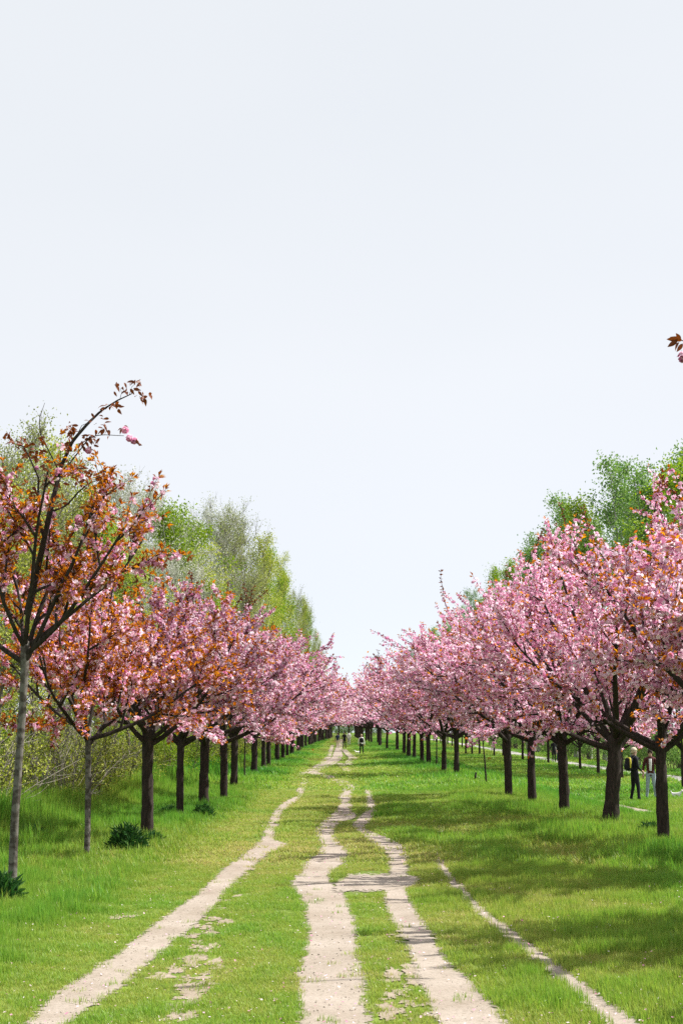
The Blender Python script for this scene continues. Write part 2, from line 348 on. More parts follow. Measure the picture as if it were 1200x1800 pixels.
def build_path(key, rows, lvl, mat, name):
    rows = np.array(sorted(rows, key=lambda r: -r[0]), float)
    Lp = np.array([at(r[1], r[0])[:2] for r in rows]); Rp = np.array([at(r[2], r[0])[:2] for r in rows])
    mid = (Lp + Rp) / 2; s = np.concatenate([[0], np.cumsum(np.linalg.norm(np.diff(mid, axis=0), axis=1))])
    n = int(min(max(s[-1] / .10, 30), 420)); t = np.linspace(0, 1, n)
    # finer near the camera
    ss = s[-1] * (t ** 1.6 if s[-1] > 12 else t)
    def smooth(P):
        out = np.empty((n, 2)); idx = np.clip(np.searchsorted(s, ss) - 1, 0, len(s) - 2)
        u = (ss - s[idx]) / (s[idx + 1] - s[idx] + 1e-9)
        m = np.gradient(P, s, axis=0); h = (s[idx + 1] - s[idx])[:, None]; u = u[:, None]
        mm = m * .8
        return (2*u**3-3*u**2+1) * P[idx] + (u**3-2*u**2+u) * h * mm[idx] + (-2*u**3+3*u**2) * P[idx+1] + (u**3-u**2) * h * mm[idx+1]
    Lw, Rw = smooth(Lp), smooth(Rp); c = (Lw + Rw) / 2; wv = Rw - Lw; wd = np.linalg.norm(wv, axis=1)
    f1, f2 = vnoise(lvl * 7 + 1, 1), vnoise(lvl * 7 + 2, 1)
    u_ = wv / (wd[:, None] + 1e-6); RIM = .10
    for P, f, sg in ((Lw, f1, -1), (Rw, f2, 1)):
        e = (.030 * f(ss * .6) + .014 * f(ss * 2.1 + 40)) * np.clip(wd / .4, .35, 1.2) + RIM
        P += u_ * (sg * e)[:, None]
    k = 13; w = np.linspace(0, 1, k); full = np.linalg.norm(Rw - Lw, axis=1)
    P = Lw[:, None] * (1 - w)[None, :, None] + Rw[:, None] * w[None, :, None]
    edge = np.minimum(w, 1 - w)[None] * full[:, None] - RIM                       # metres inside the rim
    tail = np.minimum(ss, ss[-1] - ss)[:, None] * .16 - .10
    edge = np.minimum(edge, tail)
    z = ground(P[..., 0], P[..., 1]) + .005 + .0016 * lvl + .00025 * np.clip(P[..., 1] - 25, 0, 200)
    mbp = MB(); i = np.arange(n - 1)[:, None] * k; j = np.arange(k - 1)[None]
    mbp.add(np.concatenate([P, z[..., None]], -1), None, np.stack([i + j, i + j + 1, i + k + j + 1, i + k + j], -1).reshape(-1, 4))
    pme = mbp.mesh(name, mat, True); a_ = pme.attributes.new('edge', 'FLOAT', 'POINT'); a_.data.foreach_set('value', edge.ravel().astype(np.float32))
    o = link(name, pme, kind='structure')
    Lw = Lw + u_ * RIM; Rw = Rw - u_ * RIM
    POLYS.append(np.concatenate([Lw, Rw[::-1]])); return o
for lvl, (key, rows) in enumerate(PATHS.items()):
    build_path(key, rows, lvl, M['soil'], 'footpath')

yy = np.concatenate([np.arange(18, 80, 1.5), np.arange(80, 270, 4.)]); f = vnoise(91, 1)
pv = []
for xo in np.linspace(-1.05, 1.05, 6): pv.append(np.stack([16.6 + xo + .10 * f(yy * .4 + xo), yy], -1))
pv = np.stack(pv, 1); k = 6; i = np.arange(len(yy) - 1)[:, None] * k; j = np.arange(k - 1)[None]
mb = MB(); mb.add(np.concatenate([pv, (ground(pv[..., 0], pv[..., 1]) + .03)[..., None]], -1), None, np.stack([i + j, i + j + 1, i + k + j + 1, i + k + j], -1).reshape(-1, 4))
link('path', mb.mesh('path', M['paving'], True), kind='structure')

def inside(x, y, poly):
    """which points lie in a closed outline"""
    res = np.zeros(len(x), bool); lo, hi = poly.min(0), poly.max(0)
    sel = np.where((x > lo[0]) & (x < hi[0]) & (y > lo[1]) & (y < hi[1]))[0]
    if not len(sel): return res
    px, py = x[sel], y[sel]; c = np.zeros(len(sel), bool)
    a, b = poly, np.roll(poly, -1, 0)
    for (x1, y1), (x2, y2) in zip(a, b):
        if y1 == y2: continue
        m = (y1 > py) != (y2 > py); c[m] ^= px[m] < (x2 - x1) * (py[m] - y1) / (y2 - y1) + x1
    res[sel] = c; return res

# bare worn patches between the trails: row, column, half width (photo pixels)
rg = np.random.default_rng(77)
SPOTS = []
for (x0, y0, x1, y1, n, w) in [(300,1795,345,1685,26,30),(330,1690,375,1610,16,20),(380,1600,445,1520,12,13),(180,1615,235,1610,5,16),(20,1660,25,1662,2,9),
                               (690,1790,730,1700,16,26),(650,1700,690,1640,7,14),(640,1620,660,1580,4,9),(770,1462,760,1440,4,5),(930,1650,960,1690,3,9),(640,1650,720,1800,10,10),
                               (440,1520,470,1500,4,9),(120,1640,300,1650,5,8),(600,1440,640,1380,4,4),(560,1345,610,1350,4,4)]:
    n = int(n * 1.7)
    for q in range(n):
        t = (q + rg.uniform(0, 1)) / n; SPOTS.append((x0 + (x1 - x0) * t + rg.normal(0, w * .8), y0 + (y1 - y0) * t, w * rg.uniform(.2, .85)))
mb = MB(); PATCH = []; EDG = []
for q, (px, py, w) in enumerate(SPOTS):
    c = at(px, py); r = w * c[1] / FPX; a = np.arange(18) / 18 * 2 * math.pi
    rr = r * (1 + .35 * rg.normal(size=18)).clip(.3, 1.7); ring = np.stack([c[0] + rr * np.cos(a), c[1] + rr * np.sin(a) * rg.uniform(1.3, 3.2)], -1)
    EDG.append(np.concatenate([[.26], np.full(18, -.12)])); P = np.concatenate([[c[:2]], ring]); z = ground(P[:, 0], P[:, 1]) + .0045 + .00004 * q
    mb.add(np.concatenate([P, z[:, None]], 1), [(0, 1 + s, 1 + (s + 1) % 18) for s in range(18)]); PATCH.append(ring)
bme = mb.mesh('bare_soil', M['soil_patch'], True); a_ = bme.attributes.new('edge', 'FLOAT', 'POINT'); a_.data.foreach_set('value', np.concatenate(EDG).astype(np.float32))
link('bare_soil', bme, kind='stuff')

# ------------------------------------------------------------------ cherry trees
def bend(start, d0, length, n, up, rg, jit=.12):
    """a branch polyline that starts along d0 and bends towards the sky by up"""
    d = np.array(d0, float); p = np.array(start, float); out = [p.copy()]; st = length / (n - 1)
    for _ in range(n - 1):
        d = d + np.array([0, 0, up / (n - 1)]) + rg.normal(0, jit, 3) * (1.4 / (n - 1)) ** .5; d /= np.linalg.norm(d)
        p = p + d * st; out.append(p.copy())
    return np.array(out)

def along(P, t):
    x = t * (len(P) - 1); i = min(int(x), len(P) - 2); u = x - i; d = P[i + 1] - P[i]
    return P[i] * (1 - u) + P[i + 1] * u, d / (np.linalg.norm(d) + 1e-9)

def side_dir(d, rg, ang, upb, outb=None):
    r = rg.normal(size=3); r -= d * r.dot(d); r /= np.linalg.norm(r)
    v = d * math.cos(ang) + r * math.sin(ang) + np.array([0, 0, upb])
    if outb is not None: v = v + outb
    return v / np.linalg.norm(v)

def trunk_mesh(name, rg, h, r, mat, sides=12, lean=(0, 0)):
    n = 15; t = np.linspace(0, 1, n); mbt = MB()
    pts = np.stack([lean[0] * t ** 1.3 + .025 * np.sin(t * 5 + rg.uniform(0, 6)) * t, lean[1] * t + .02 * np.sin(t * 4 + rg.uniform(0, 6)) * t, -.12 + (h + .14) * t], -1)
    rad = r * (1 + .32 * np.exp(-t * 14) - .14 * t + .22 * sst(.86, 1, t))
    tube(mbt, pts, rad, sides, wob=1 + .07 * rg.normal(size=(n, sides)))
    return mbt.mesh(name, mat, True), pts[-1]

def cherry_parts(seed, radius=2.5, height=5.9, fork=1.95, tr=.13, leafy=.35, dens=1.0, lod=0, thin=1., bark='bark', blossom='pink', leaf='bronze', lean=(0, 0), nl=6, shoots=7):
    """trunk, limbs, blossom and leaf meshes of one tree; the origin is on the ground"""
    rg = np.random.default_rng(seed); out = {}
    me, top = trunk_mesh('trunk', rg, fork, tr, M[bark], 12 if lod == 0 else (8 if lod == 1 else 5), lean); out['trunk'] = me
    limbs = []; cl = []; clw = []; lf = []; lfd = []
    az0 = rg.uniform(0, 6.28)
    specs = [(az0 + q * 6.283 / nl + rg.normal(0, .22), R(rg.uniform(11 + 5 * min(lod, 1), 42)), radius * rg.uniform(1.0, 1.25), .65) for q in range(nl)]
    specs += [(rg.uniform(0, 6.28), R(rg.uniform(56, 80)), (height - fork) * rg.uniform(.72, .95), .25) for _ in range(3)]
    for q, (az, el, ln, up) in enumerate(specs):
        mbl = MB(); d0 = np.array([math.cos(az) * math.cos(el), math.sin(az) * math.cos(el), math.sin(el)])
        P = bend(top + np.array([0, 0, -.08 - .1 * (q % 3)]) , d0, ln, 9, up, rg, .11)
        r0 = max(tr, .068) * rg.uniform(.40, .55); tube(mbl, P, np.linspace(r0, .012, 9) ** 1.0, [8, 5, 3][lod])
        ns = int([9, 7, 5][lod] * thin)
        for b in range(ns):
            t = .22 + .76 * (b + rg.uniform(0, .8)) / ns; c, d = along(P, t)
            outb = np.array([c[0], c[1], 0]) * .10
            L2 = radius * rg.uniform(.34, .62) * (1.15 - .45 * t)
            Q = bend(c, side_dir(d, rg, R(rg.uniform(35, 65)), .18, outb), L2, 6, .35, rg, .2)
            tube(mbl, Q, np.linspace(.023 * (1.2 - .5 * t), .007, 6), [5, 3, 3][lod], cap=False)
            for tt in np.arange(.25, 1.0, [.075, .12, .25][lod]): cl.append(along(Q, tt)[0]); clw.append(1.)
            nt_ = int([7, 5, 3][lod])
            for g in range(nt_):
                t3 = .2 + .8 * (g + rg.uniform(0, .9)) / nt_; c3, d3 = along(Q, min(t3, .99))
                L3 = rg.uniform(.3, .75) * radius / 2.5
                T = bend(c3, side_dir(d3, rg, R(rg.uniform(25, 60)), rg.uniform(-.15, .35), np.array([c3[0], c3[1], 0]) * .06), L3, 4, rg.uniform(-.1, .3), rg, .2)
                if lod < 2: tube(mbl, T, np.array([.008, .006, .0045, .003]) * (1 + .7 * lod), 3, cap=False)
                for tt in np.arange(.12, 1.0, [.16, .26, .5][lod]): cl.append(along(T, tt)[0]); clw.append(1.)
                lf.append(T[-1]); lfd.append(T[-1] - T[-2])
        limbs.append(mbl)
    # long upright shoots that stick out of the crown, leaf-tipped
    sh = MB(); shl = []; shd = []; ends = np.array(lf); hi = ends[np.argsort(-ends[:, 2])[:60]]
    for q in range(shoots):
        c = hi[rg.integers(len(hi))]; dd = np.array([c[0] * .25, c[1] * .25, 1.]) + rg.normal(0, .3, 3); dd /= np.linalg.norm(dd)
        S = bend(c - dd * .4, dd, rg.uniform(.6, 1.15), 6, .1, rg, .16); tube(sh, S, np.linspace(.011, .004, 6), 3 if lod else 4, cap=False)
        for tt in np.linspace(.35, 1., 8): p_, d_ = along(S, min(tt, .999)); shl.append(p_); shd.append(d_)
        for tt in (.4, .52): cl.append(along(S, tt)[0]); clw.append(1)
    out['limbs'] = limbs; out['shoot'] = sh
    cl = np.array(cl); cl = cl[cl[:, 2] > 1.62]
    keep = rg.uniform(0, 1, len(cl)) < dens * (1.15 - leafy * .55); cf = cl[keep]
    per = [7, 4, 3][lod]; size = [.032, .050, .090][lod]; sp = [.046, .070, .15][lod]
    C = np.repeat(cf, per, 0); off = rg.normal(size=C.shape); off = unit(off) * (rg.uniform(.3, 1, (len(C), 1)) ** .5) * sp; off[:, 2] -= sp * .45
    mbf = MB(); flowers(mbf, C + off, off + rg.normal(0, .03, C.shape) + np.array([0, 0, .012]), size, rg, [5, 5, 4][lod])
    out['blossom'] = mbf.mesh('blossom', M[blossom])
    # bronze young leaves: between the clusters and on the tips
    lsel = cl[rg.uniform(0, 1, len(cl)) < leafy]
    k = [4, 3, 2][lod]; LC = np.repeat(lsel, k, 0); LD = rg.normal(size=LC.shape) + np.array([0, 0, .25])
    ends = np.array(lf); endd = np.array(lfd); ek = int(round([1.2 + 5 * leafy, .9 + 4 * leafy, 1][lod]))
    LC = np.concatenate([LC + unit(LD) * .03, np.repeat(ends, ek, 0)]); LD = np.concatenate([LD, np.repeat(unit(endd), ek, 0) * .9 + rg.normal(0, .6, (len(ends) * ek, 3))])
    mbv = MB(); sz = [.085, .115, .20][lod]
    leaves(mbv, LC, LD, rg.normal(0, .6, LC.shape) + np.array([0, 0, .8]), sz, sz * .42, rg)
    out['leaf'] = mbv.mesh('leaf', M[leaf])
    mbs = MB(); SCn = np.repeat(np.array(shl), 4, 0); SD = np.repeat(np.array(shd), 4, 0) * .5 + rg.normal(0, .7, SCn.shape)
    leaves(mbs, SCn, SD, rg.normal(0, .6, SCn.shape) + np.array([0, 0, .6]), sz, sz * .4, rg); out['shootleaf'] = mbs.mesh('shoot_leaf', M['bronze_dark'])
    # finish the wood
    if lod == 0:
        out['limbs'] = [l.mesh('limb', M['bark']) for l in limbs]
    else:
        a = MB()
        for l in limbs:
            for v in [0]:
                off_ = a.n; a.v += l.v; a.f3 += [q + off_ for q in l.f3]; a.f4 += [q + off_ for q in l.f4]; a.mi3 += l.mi3; a.mi4 += l.mi4; a.n += l.n
        out['limbs'] = [a.mesh('branches', M['bark'])]
    out['shoot'] = sh.mesh('shoot', M['bark'])
    return out

def plant_cherry(parts, loc, rz, scale, label, group, tscale=1., lod=0, wide=1.):
    t = thing('cherry_tree', label, 'cherry tree', loc, rz, group, scale); t.scale = (scale * wide, scale * wide, scale)
    tr = link('trunk', parts['trunk'], t); tr.scale = (tscale / wide, tscale / wide, 1)
    for me in parts['limbs']: link('limb' if lod == 0 else 'branches', me, t)
    b = link('blossom', parts['blossom'], t, kind='stuff'); l = link('foliage', parts['leaf'], t, kind='stuff')
    if lod < 2:
        s = link('shoots', parts['shoot'], t, kind='stuff'); link('shoot_foliage', parts['shootleaf'], s, kind='stuff')
    return t

ORD = ['first', 'second', 'third', 'fourth', 'fifth', 'sixth', 'seventh', 'eighth', 'ninth', 'tenth', 'eleventh', 'twelfth', 'thirteenth', 'fourteenth', 'fifteenth', 'sixteenth', 'seventeenth', 'eighteenth', 'nineteenth', 'twentieth']
rnd = random.Random(3)
# shared meshes for the trees farther along
MID = [cherry_parts(200 + q, 3.15, 6.8, 1.95, .13, [.16, .12, .14, .22][q], 1.0, 1, nl=6, shoots=5, blossom=['pink', 'pink_deep'][q % 2]) for q in range(4)]
FAR = [cherry_parts(300 + q, 3.7, 7.6, 1.95, .14, .10, 1.0, 2, nl=6, shoots=6, blossom=['pink', 'pink_deep'][q % 2]) for q in range(3)]

LEFT_G, RIGHT_G, OUTER_G = 'cherry trees of the left row', 'cherry trees of the right row', 'cherry trees beside the pale gravel path'
# --- left row: pixel of the trunk foot, settings
LEFT = [
 dict(px=(15,1552), r=1.9, h=5.8, fork=3.2, tr=.055, leafy=.62, dens=.34, thin=.52, bark='bark_silver', lean=(.055, .0), label='silver barked cherry tree at the left edge with a tall branch above its bronze crown'),
 dict(px=(146,1497), r=1.95, h=5.5, fork=2.05, tr=.050, leafy=.7, dens=.6, thin=.75, bark='bark_silver', label='slender silver barked cherry tree, second of the left row, mostly bronze leaved'),
 dict(px=(252,1466), r=2.25, h=5.1, fork=2.0, tr=.115, leafy=.45, dens=.9, label='dark trunked cherry tree with the dark leafy clump at its foot'),
 dict(px=(310,1434), r=2.3, h=5.3, fork=1.95, tr=.09, leafy=.22, dens=1., label='fourth cherry tree of the left row, pink and bronze, slim mottled trunk'),
 dict(px=(352,1416), r=2.5, h=5.6, fork=1.95, tr=.13, leafy=.15, dens=1., label='fifth cherry tree of the left row, small green clump at its foot'),
 dict(px=(387,1402), r=2.5, h=5.7, fork=2., tr=.115, leafy=.18, dens=1.),
 dict(px=(405,1381), r=2.6, h=5.9, fork=2., tr=.13, leafy=.16, dens=1.),
]
RIGHT = [
 dict(pos=(6.15, 9.6), r=2.4, h=4.8, fork=1.95, tr=.12, leafy=.35, dens=1., off=True),
 dict(pos=(6.0, 14.6), r=2.45, h=5.2, fork=1.95, tr=.12, leafy=.35, dens=1., off=True),
 dict(pos=(5.8, 20.6), r=2.6, h=5.7, fork=1.95, tr=.13, leafy=.36, dens=1., off=True),
 dict(px=(1160,1476), r=2.9, h=6.3, fork=1.9, tr=.105, leafy=.26, dens=1., label='cherry tree with the trunk nearest the right edge, partly hiding a person'),
 dict(px=(1065,1441), r=3.2, h=7.2, fork=1.9, tr=.165, leafy=.2, dens=1., lean=(.2, 0), label='cherry tree with the thickest leaning trunk in the right row'),
 dict(px=(985,1427), r=3.0, h=6.2, fork=1.95, tr=.125, leafy=.18, dens=1., label='third cherry tree from the right edge in the right row, straight dark trunk'),
 dict(px=(929,1413), r=2.9, h=6.0, fork=2., tr=.115, leafy=.16, dens=1., label='fourth cherry tree from the right edge in the right row, pink crown'),
 dict(px=(887,1397), r=2.9, h=6.0, fork=2., tr=.125, leafy=.14, dens=1., label='fifth cherry tree from the right edge in the right row, beside the young sapling'),
]
def foot(px, py): return at(px, py + .075 * (py - HORIZON))     # the grass hides the lowest hand's breadth of each trunk
def gpos(x, y): return (float(x), float(y), float(ground(x, y)))
TREES_L, TREES_R = [], []
for q, s in enumerate(LEFT):
    p = foot(*s['px']); parts = cherry_parts(40 + q, s['r'], s['h'], s['fork'], s['tr'], s['leafy'], s['dens'], 0, s.get('thin', 1.), s.get('bark', 'bark'), lean=s.get('lean', (0, 0)), nl=5 if q < 2 else 6, shoots=1 if q == 0 else 6)
    TREES_L.append(plant_cherry(parts, p, 0 if 'lean' in s else rnd.uniform(0, 6), 1., s.get('label', f'{ORD[q]} cherry tree of the left row, full pink crown over the long grass'), LEFT_G))
for q, s in enumerate(RIGHT):
    p = foot(*s['px']) if 'px' in s else gpos(*s['pos'])
    parts = cherry_parts(60 + q, s['r'], s['h'], s['fork'], s['tr'], s['leafy'], s['dens'], 0, lean=s.get('lean', (0, 0)), nl=6, shoots=4)
    lab = s.get('label') or ['cherry tree whose trunk stands right of the picture, shading the bottom right grass', 'cherry tree with the lone leafy twig reaching in high at the right edge', 'pink cherry crown leaning in from the right edge, its trunk out of sight'][q]
    TREES_R.append(plant_cherry(parts, p, 0 if 'lean' in s else rnd.uniform(0, 6), 1., lab, RIGHT_G))

def row_on(points, start, side, group, seed):
    rr = random.Random(seed)
    for q, (x, y) in enumerate(points):
        n = start + q; lod = 1 if y < 105 else 2; src = MID if lod == 1 else FAR
        if n < 17: lab = f'{ORD[n]} cherry tree along the {side} row, pink crown merging with its neighbours'
        else: lab = f'distant pink cherry tree at the narrow far end of the {side} row'
        plant_cherry(src[rr.randrange(len(src))], gpos(x, y), rr.uniform(0, 6.28), rr.uniform(.90, 1.08) * float((.88 if side == 'left' else .98) + (.24 if side == 'left' else .12) * sst(48, 85, y)), lab, group, rr.uniform(.85, 1.2), lod, 1 + .24 * float(sst(48, 80, y)))
lp = [at(x, y)[:2] for x, y in [(441,1364), (457,1353), (466,1350), (481,1341), (491,1338), (499,1333)]]
y = lp[-1][1] + 5.5
while y < 300: lp.append((-4.15 + 1.7 * float(sst(140, 260, y)) + rnd.uniform(-.2, .2), y)); y += rnd.uniform(4.8, 6.4)
lp += [(-.9, 296), (-3.6, 301)]
row_on(lp, 7, 'left', LEFT_G, 11)
rp_ = [at(x, y)[:2] for x, y in [(796,1367), (774,1364), (747,1348), (735,1346), (722,1336), (712,1335), (704,1330), (692,1321), (674,1318), (661,1313)]]
y = rp_[-1][1] + 6
while y < 300: rp_.append((4.9 - 2.2 * float(sst(140, 260, y)) + rnd.uniform(-.3, .3), y)); y += rnd.uniform(5, 7)
rp_ += [(1.2, 299), (3.4, 306)]
row_on(rp_, 5, 'right', RIGHT_G, 12)
op = [at(x, y)[:2] for x, y in [(1195,1391), (1087,1371), (1045,1363), (1013,1356), (957,1344), (912,1338), (878,1331), (862,1331), (836,1328), (823,1327), (812,1326)]]
op += [(13.9 + rnd.uniform(-.3, .3), yv) for yv in np.arange(162, 260, 8.)]
rr = random.Random(21)
for q, (x, y) in enumerate(op):
    lab = f'{ORD[q]} cherry tree of the row by the gravel path, counted from the right edge' if q < 11 else 'far cherry tree of the row by the gravel path, hidden but for pink specks'
    lod = 1 if y < 110 else 2; src = MID if lod == 1 else FAR
    plant_cherry(src[rr.randrange(len(src))], gpos(x, y), rr.uniform(0, 6.28), rr.uniform(.82, .98), lab, OUTER_G, .8 if q != 1 else .5, lod)

# --- the tall top branch of the first left tree, its leaves told apart against the sky
LEAF_ME = []
for q in range(4):
    rg = np.random.default_rng(500 + q); u = np.linspace(0, 1, 7); w = .20 * np.sin(u ** .75 * math.pi) + .004
    zc = -.25 * u ** 2 * (.5 + q * .25); mb = MB()
    V = np.concatenate([np.stack([u, -w, zc + w * .35], 1), np.stack([u, 0 * u, zc], 1), np.stack([u, w, zc + w * .35], 1)])
    F = [(a * 7 + b, a * 7 + b + 1, a * 7 + 8 + b, a * 7 + 7 + b) for a in range(2) for b in range(6)]
    mb.add(V, None, F); LEAF_ME.append(mb.mesh('leaf', M['bronze_dark'], True))
def flower_ball(name, rg, r, n, mat):
    mb = MB(); d = unit(rg.normal(size=(n, 3))); flowers(mb, d * r * .75, d, r * .8, rg, 5, .5); return mb.mesh(name, mat)
PUFF = [flower_ball('blossom', np.random.default_rng(600 + q), .03, 22, M['pink_deep']) for q in range(3)]
def spray(parent, depth, px, n, rg, size=.098, inv=None):
    """a tuft of single leaves at one place of a twig"""
    c = lift(px[0], px[1], depth + rg.normal(0, .05)) - np.array(parent.location if parent.parent is None else parent.parent.location)
    for q in range(int(n * 1.8)):
        o = link('leaf', LEAF_ME[rg.integers(4)], parent, c + rg.normal(0, .04, 3))
        o.scale = (size * rg.uniform(.8, 1.2),) * 3
        o.rotation_euler = (rg.uniform(-1.5, 1.5), rg.uniform(-.3, 1.0), rg.uniform(0, 6.28))
t1 = TREES_L[0]; dep = t1.location.y; base = np.array(t1.location); rg = np.random.default_rng(9)
def twig_line(mb, px, r0, r1, depth, base, sides=5, dj=.1):
    P = np.array([lift(x, y, depth + dj * math.sin(q * 1.7)) for q, (x, y) in enumerate(px)]) - base
    n = max(8, 3 * len(P)); t = np.linspace(0, len(P) - 1, n); Q = np.stack([np.interp(t, np.arange(len(P)), P[:, k]) for k in range(3)], 1)
    tube(mb, Q, np.linspace(r0, r1, n), sides)
mb = MB()
twig_line(mb, [(42,1080),(58,1010),(72,950),(82,900),(92,860),(104,815),(122,775),(148,745),(172,722),(200,704),(226,692)], .05, .006, dep, base, 6)
twig_line(mb, [(84,900),(112,888),(132,865),(150,850),(172,842)], .016, .005, dep, base)
twig_line(mb, [(112,820),(132,795),(152,768),(175,764),(212,766)], .011, .004, dep, base)
twig_line(mb, [(104,840),(84,800),(66,765),(63,738),(73,708)], .012, .003, dep, base)
twig_line(mb, [(72,950),(60,900),(62,840),(40,790),(22,772)], .02, .005, dep, base)
twig_line(mb, [(128,768),(138,748),(150,742)], .006, .003, dep, base)
twig_line(mb, [(205,702),(208,690),(206,682)], .004, .002, dep, base)
twig_line(mb, [(222,693),(226,680),(232,674)], .004, .002, dep, base)
topb = link('limb', mb.mesh('limb', M['bark']), t1); topb['label'] = 'tall leafy top branch against the sky'
for (px, n) in [((205,681),3),((216,680),3),((230,677),5),((240,674),3),((240,694),3),((250,698),4),((182,714),4),((195,711),5),((160,735),3),((176,722),2),((170,748),5),((180,760),4),((120,748),5),((113,760),5),((125,760),3),((146,770),6),((155,775),5),((140,783),5),((120,778),4),((108,784),4),
                ((138,830),6),((150,838),5),((132,848),4),((172,836),5),((184,840),4),((178,846),3),((112,812),4),((122,826),3),((12,768),6),((28,775),6),((42,790),5),((60,783),6),((72,776),5),((52,800),5),((64,806),4),((80,832),5),((96,850),4),((70,850),5),((52,862),5),((92,880),4),((212,752),2),((232,775),2)]:
    spray(topb, dep, px, n, rg)
for px in [(214,756),(222,770),(230,774),(150,792),(58,822),(88,905),(132,912),(110,830)]:
    o = link('blossom', PUFF[rg.integers(3)], topb, lift(*px, dep) - base); o.scale = (rg.uniform(1.0, 1.6),) * 3

# --- the lone twig that reaches in at the right edge
t2 = TREES_R[1]; base = np.array(t2.location); zr = t2.rotation_euler.z; dep = 13.2
t2.rotation_euler.z = 0
mb = MB(); inv = 0
twig_line(mb, [(1420,800),(1360,700),(1290,625),(1226,603),(1184,598)], .022, .004, dep, base)
twig_line(mb, [(1212,602),(1203,614),(1195,624)], .003, .002, dep, base)
tw = link('limb', mb.mesh('limb', M['bark']), t2); tw['label'] = 'lone leafy twig high against the sky'
for (px, ln, rot) in [((1185,598),.12,(.9,-.15,3.2)),((1184,600),.12,(1.1,.45,3.1)),((1187,602),.11,(.8,.9,3.3)),((1192,599),.12,(1.2,-.4,2.9)),((1210,606),.11,(.3,.5,5.6)),((1225,600),.11,(.5,0,.4)),((1215,610),.10,(-.4,.8,4.6)),((1240,606),.11,(.2,-.5,1.5)),((1193,604),.10,(1.3,.9,2.7)),((1198,606),.11,(1.4,.6,4.2)),((1190,597),.09,(1.0,-.7,3.6))]:
    o = link('leaf', LEAF_ME[rnd.randrange(4)], tw, lift(*px, dep) - base); o.scale = (ln,) * 3; o.rotation_euler = rot
for px, s in [((1192,628),1.45),((1201,632),1.4)]:
    o = link('blossom', PUFF[rnd.randrange(3)], tw, lift(*px, dep) - base); o.scale = (s,) * 3

# ------------------------------------------------------------------ woodland trees
def wood_parts(seed, h, spread, nleaf, leaf, bark='bark_wood', bare=False, twigs='twig_grey', clump=.55, lsize=.13, low=.22):
    rg = np.random.default_rng(seed); mt = MB(); mbr = MB()
    T = bend((0, 0, -.2), (0, 0, 1), h, 12, .3, rg, .05); tube(mt, T, np.linspace(h * .0095 + .03, .015, 12), 7)
    ends = []
    nb = 34 if bare else 26
    for b in range(nb):
        t = low + (1 - low) * (b + rg.uniform(0, 1)) / nb; c, d = along(T, min(t, .985)); az = rg.uniform(0, 6.28)
        prof = math.sin(min(1, (1.06 - t) / (1.06 - low)) ** .75 * math.pi * .62) 
        L = spread * prof * rg.uniform(.75, 1.2) + .3; el = R(rg.uniform(25, 60))
        B = bend(c, (math.cos(az) * math.cos(el), math.sin(az) * math.cos(el), math.sin(el)), L, 6, .3, rg, .16)
        tube(mbr, B, np.linspace(.05 * (1.15 - t) + .012, .008, 6), 4, cap=False)
        for s in range(11 if bare else 6):
            t2 = rg.uniform(.2, 1); c2, d2 = along(B, min(t2, .99)); L2 = L * rg.uniform(.22, .5)
            S = bend(c2, side_dir(d2, rg, R(rg.uniform(25, 60)), .25), L2, 4, .3, rg, .2); tube(mbr, S, np.linspace(.014, .006, 4), 3, cap=False)
            ends += [S[-1], S[2]]
            for g in range(4 if bare else 0):
                c3, d3 = along(S, rg.uniform(.2, .95)); U = bend(c3, side_dir(d3, rg, R(35), .3), L2 * .5, 3, .2, rg, .2); tube(mbr, U, [.008, .006, .004], 3, cap=False); ends.append(U[-1])
        ends.append(B[-1])
    E = np.array(ends); idx = rg.integers(0, len(E), nleaf)
    C = E[idx] + rg.normal(0, 1, (nleaf, 3)) * clump * rg.uniform(.4, 1.2, (len(E), 1))[idx] * np.array([1, 1, .75])
    ml = MB(); leaves(ml, C, rg.normal(size=C.shape) + np.array([0, 0, -.3]), rg.normal(size=C.shape) + np.array([0, 0, .5]), lsize, lsize * .75, rg, .2)
    return dict(trunk=mt.mesh('trunk', M[bark], True), branches=mbr.mesh('branches', M[twigs if bare else bark]), leaf=ml.mesh('foliage', M[leaf]), h=h)

WOOD = {
 'fresh': [wood_parts(700 + q, 14, 3.0, 10000, 'green_fresh', lsize=.15, clump=.42) for q in range(2)],
 'yellow': [wood_parts(710 + q, 14, 2.9, 7500, 'green_yellow', lsize=.13, clump=.42) for q in range(2)],
 'dull': [wood_parts(720 + q, 14, 3.4, 6500, 'green_dull', bare=True, twigs='twig_grey', lsize=.10, clump=.32) for q in range(2)],
 'pale': [wood_parts(730, 13, 3.6, 5200, 'pale_bud', bare=True, twigs='twig_pale', lsize=.10, clump=.3)],
 'birch': [wood_parts(740 + q, 16, 2.0, 6000, 'green_birch', bark='bark_birch', lsize=.15, clump=.42, low=.3) for q in range(2)],
}
KIND_TXT = {'fresh': 'bright green leafy tree', 'yellow': 'yellow green spring tree', 'dull': 'half bare olive grey tree', 'pale': 'pale grey catkin tree', 'birch': 'airy green birch'}
WOODS = []
def plant_wood(kind, px, ytop, x, seed):
    """a tree whose top shows at (px, ytop) in the photo and that stands at lateral offset x"""
    y = x * FPX / (px - 597.0); rr = random.Random(seed); src = WOOD[kind][rr.randrange(len(WOOD[kind]))]
    d = ray(px, ytop); top = CAM_H + d[2] * y / d[1]; z = float(ground(x, y)); h = (top - z) * (.93 if x < 0 else .97)
    WOODS.append((kind, px, src, (x, y, z), rr.uniform(0, 6.28), h / src['h'], 'left' if x < 0 else 'right'))
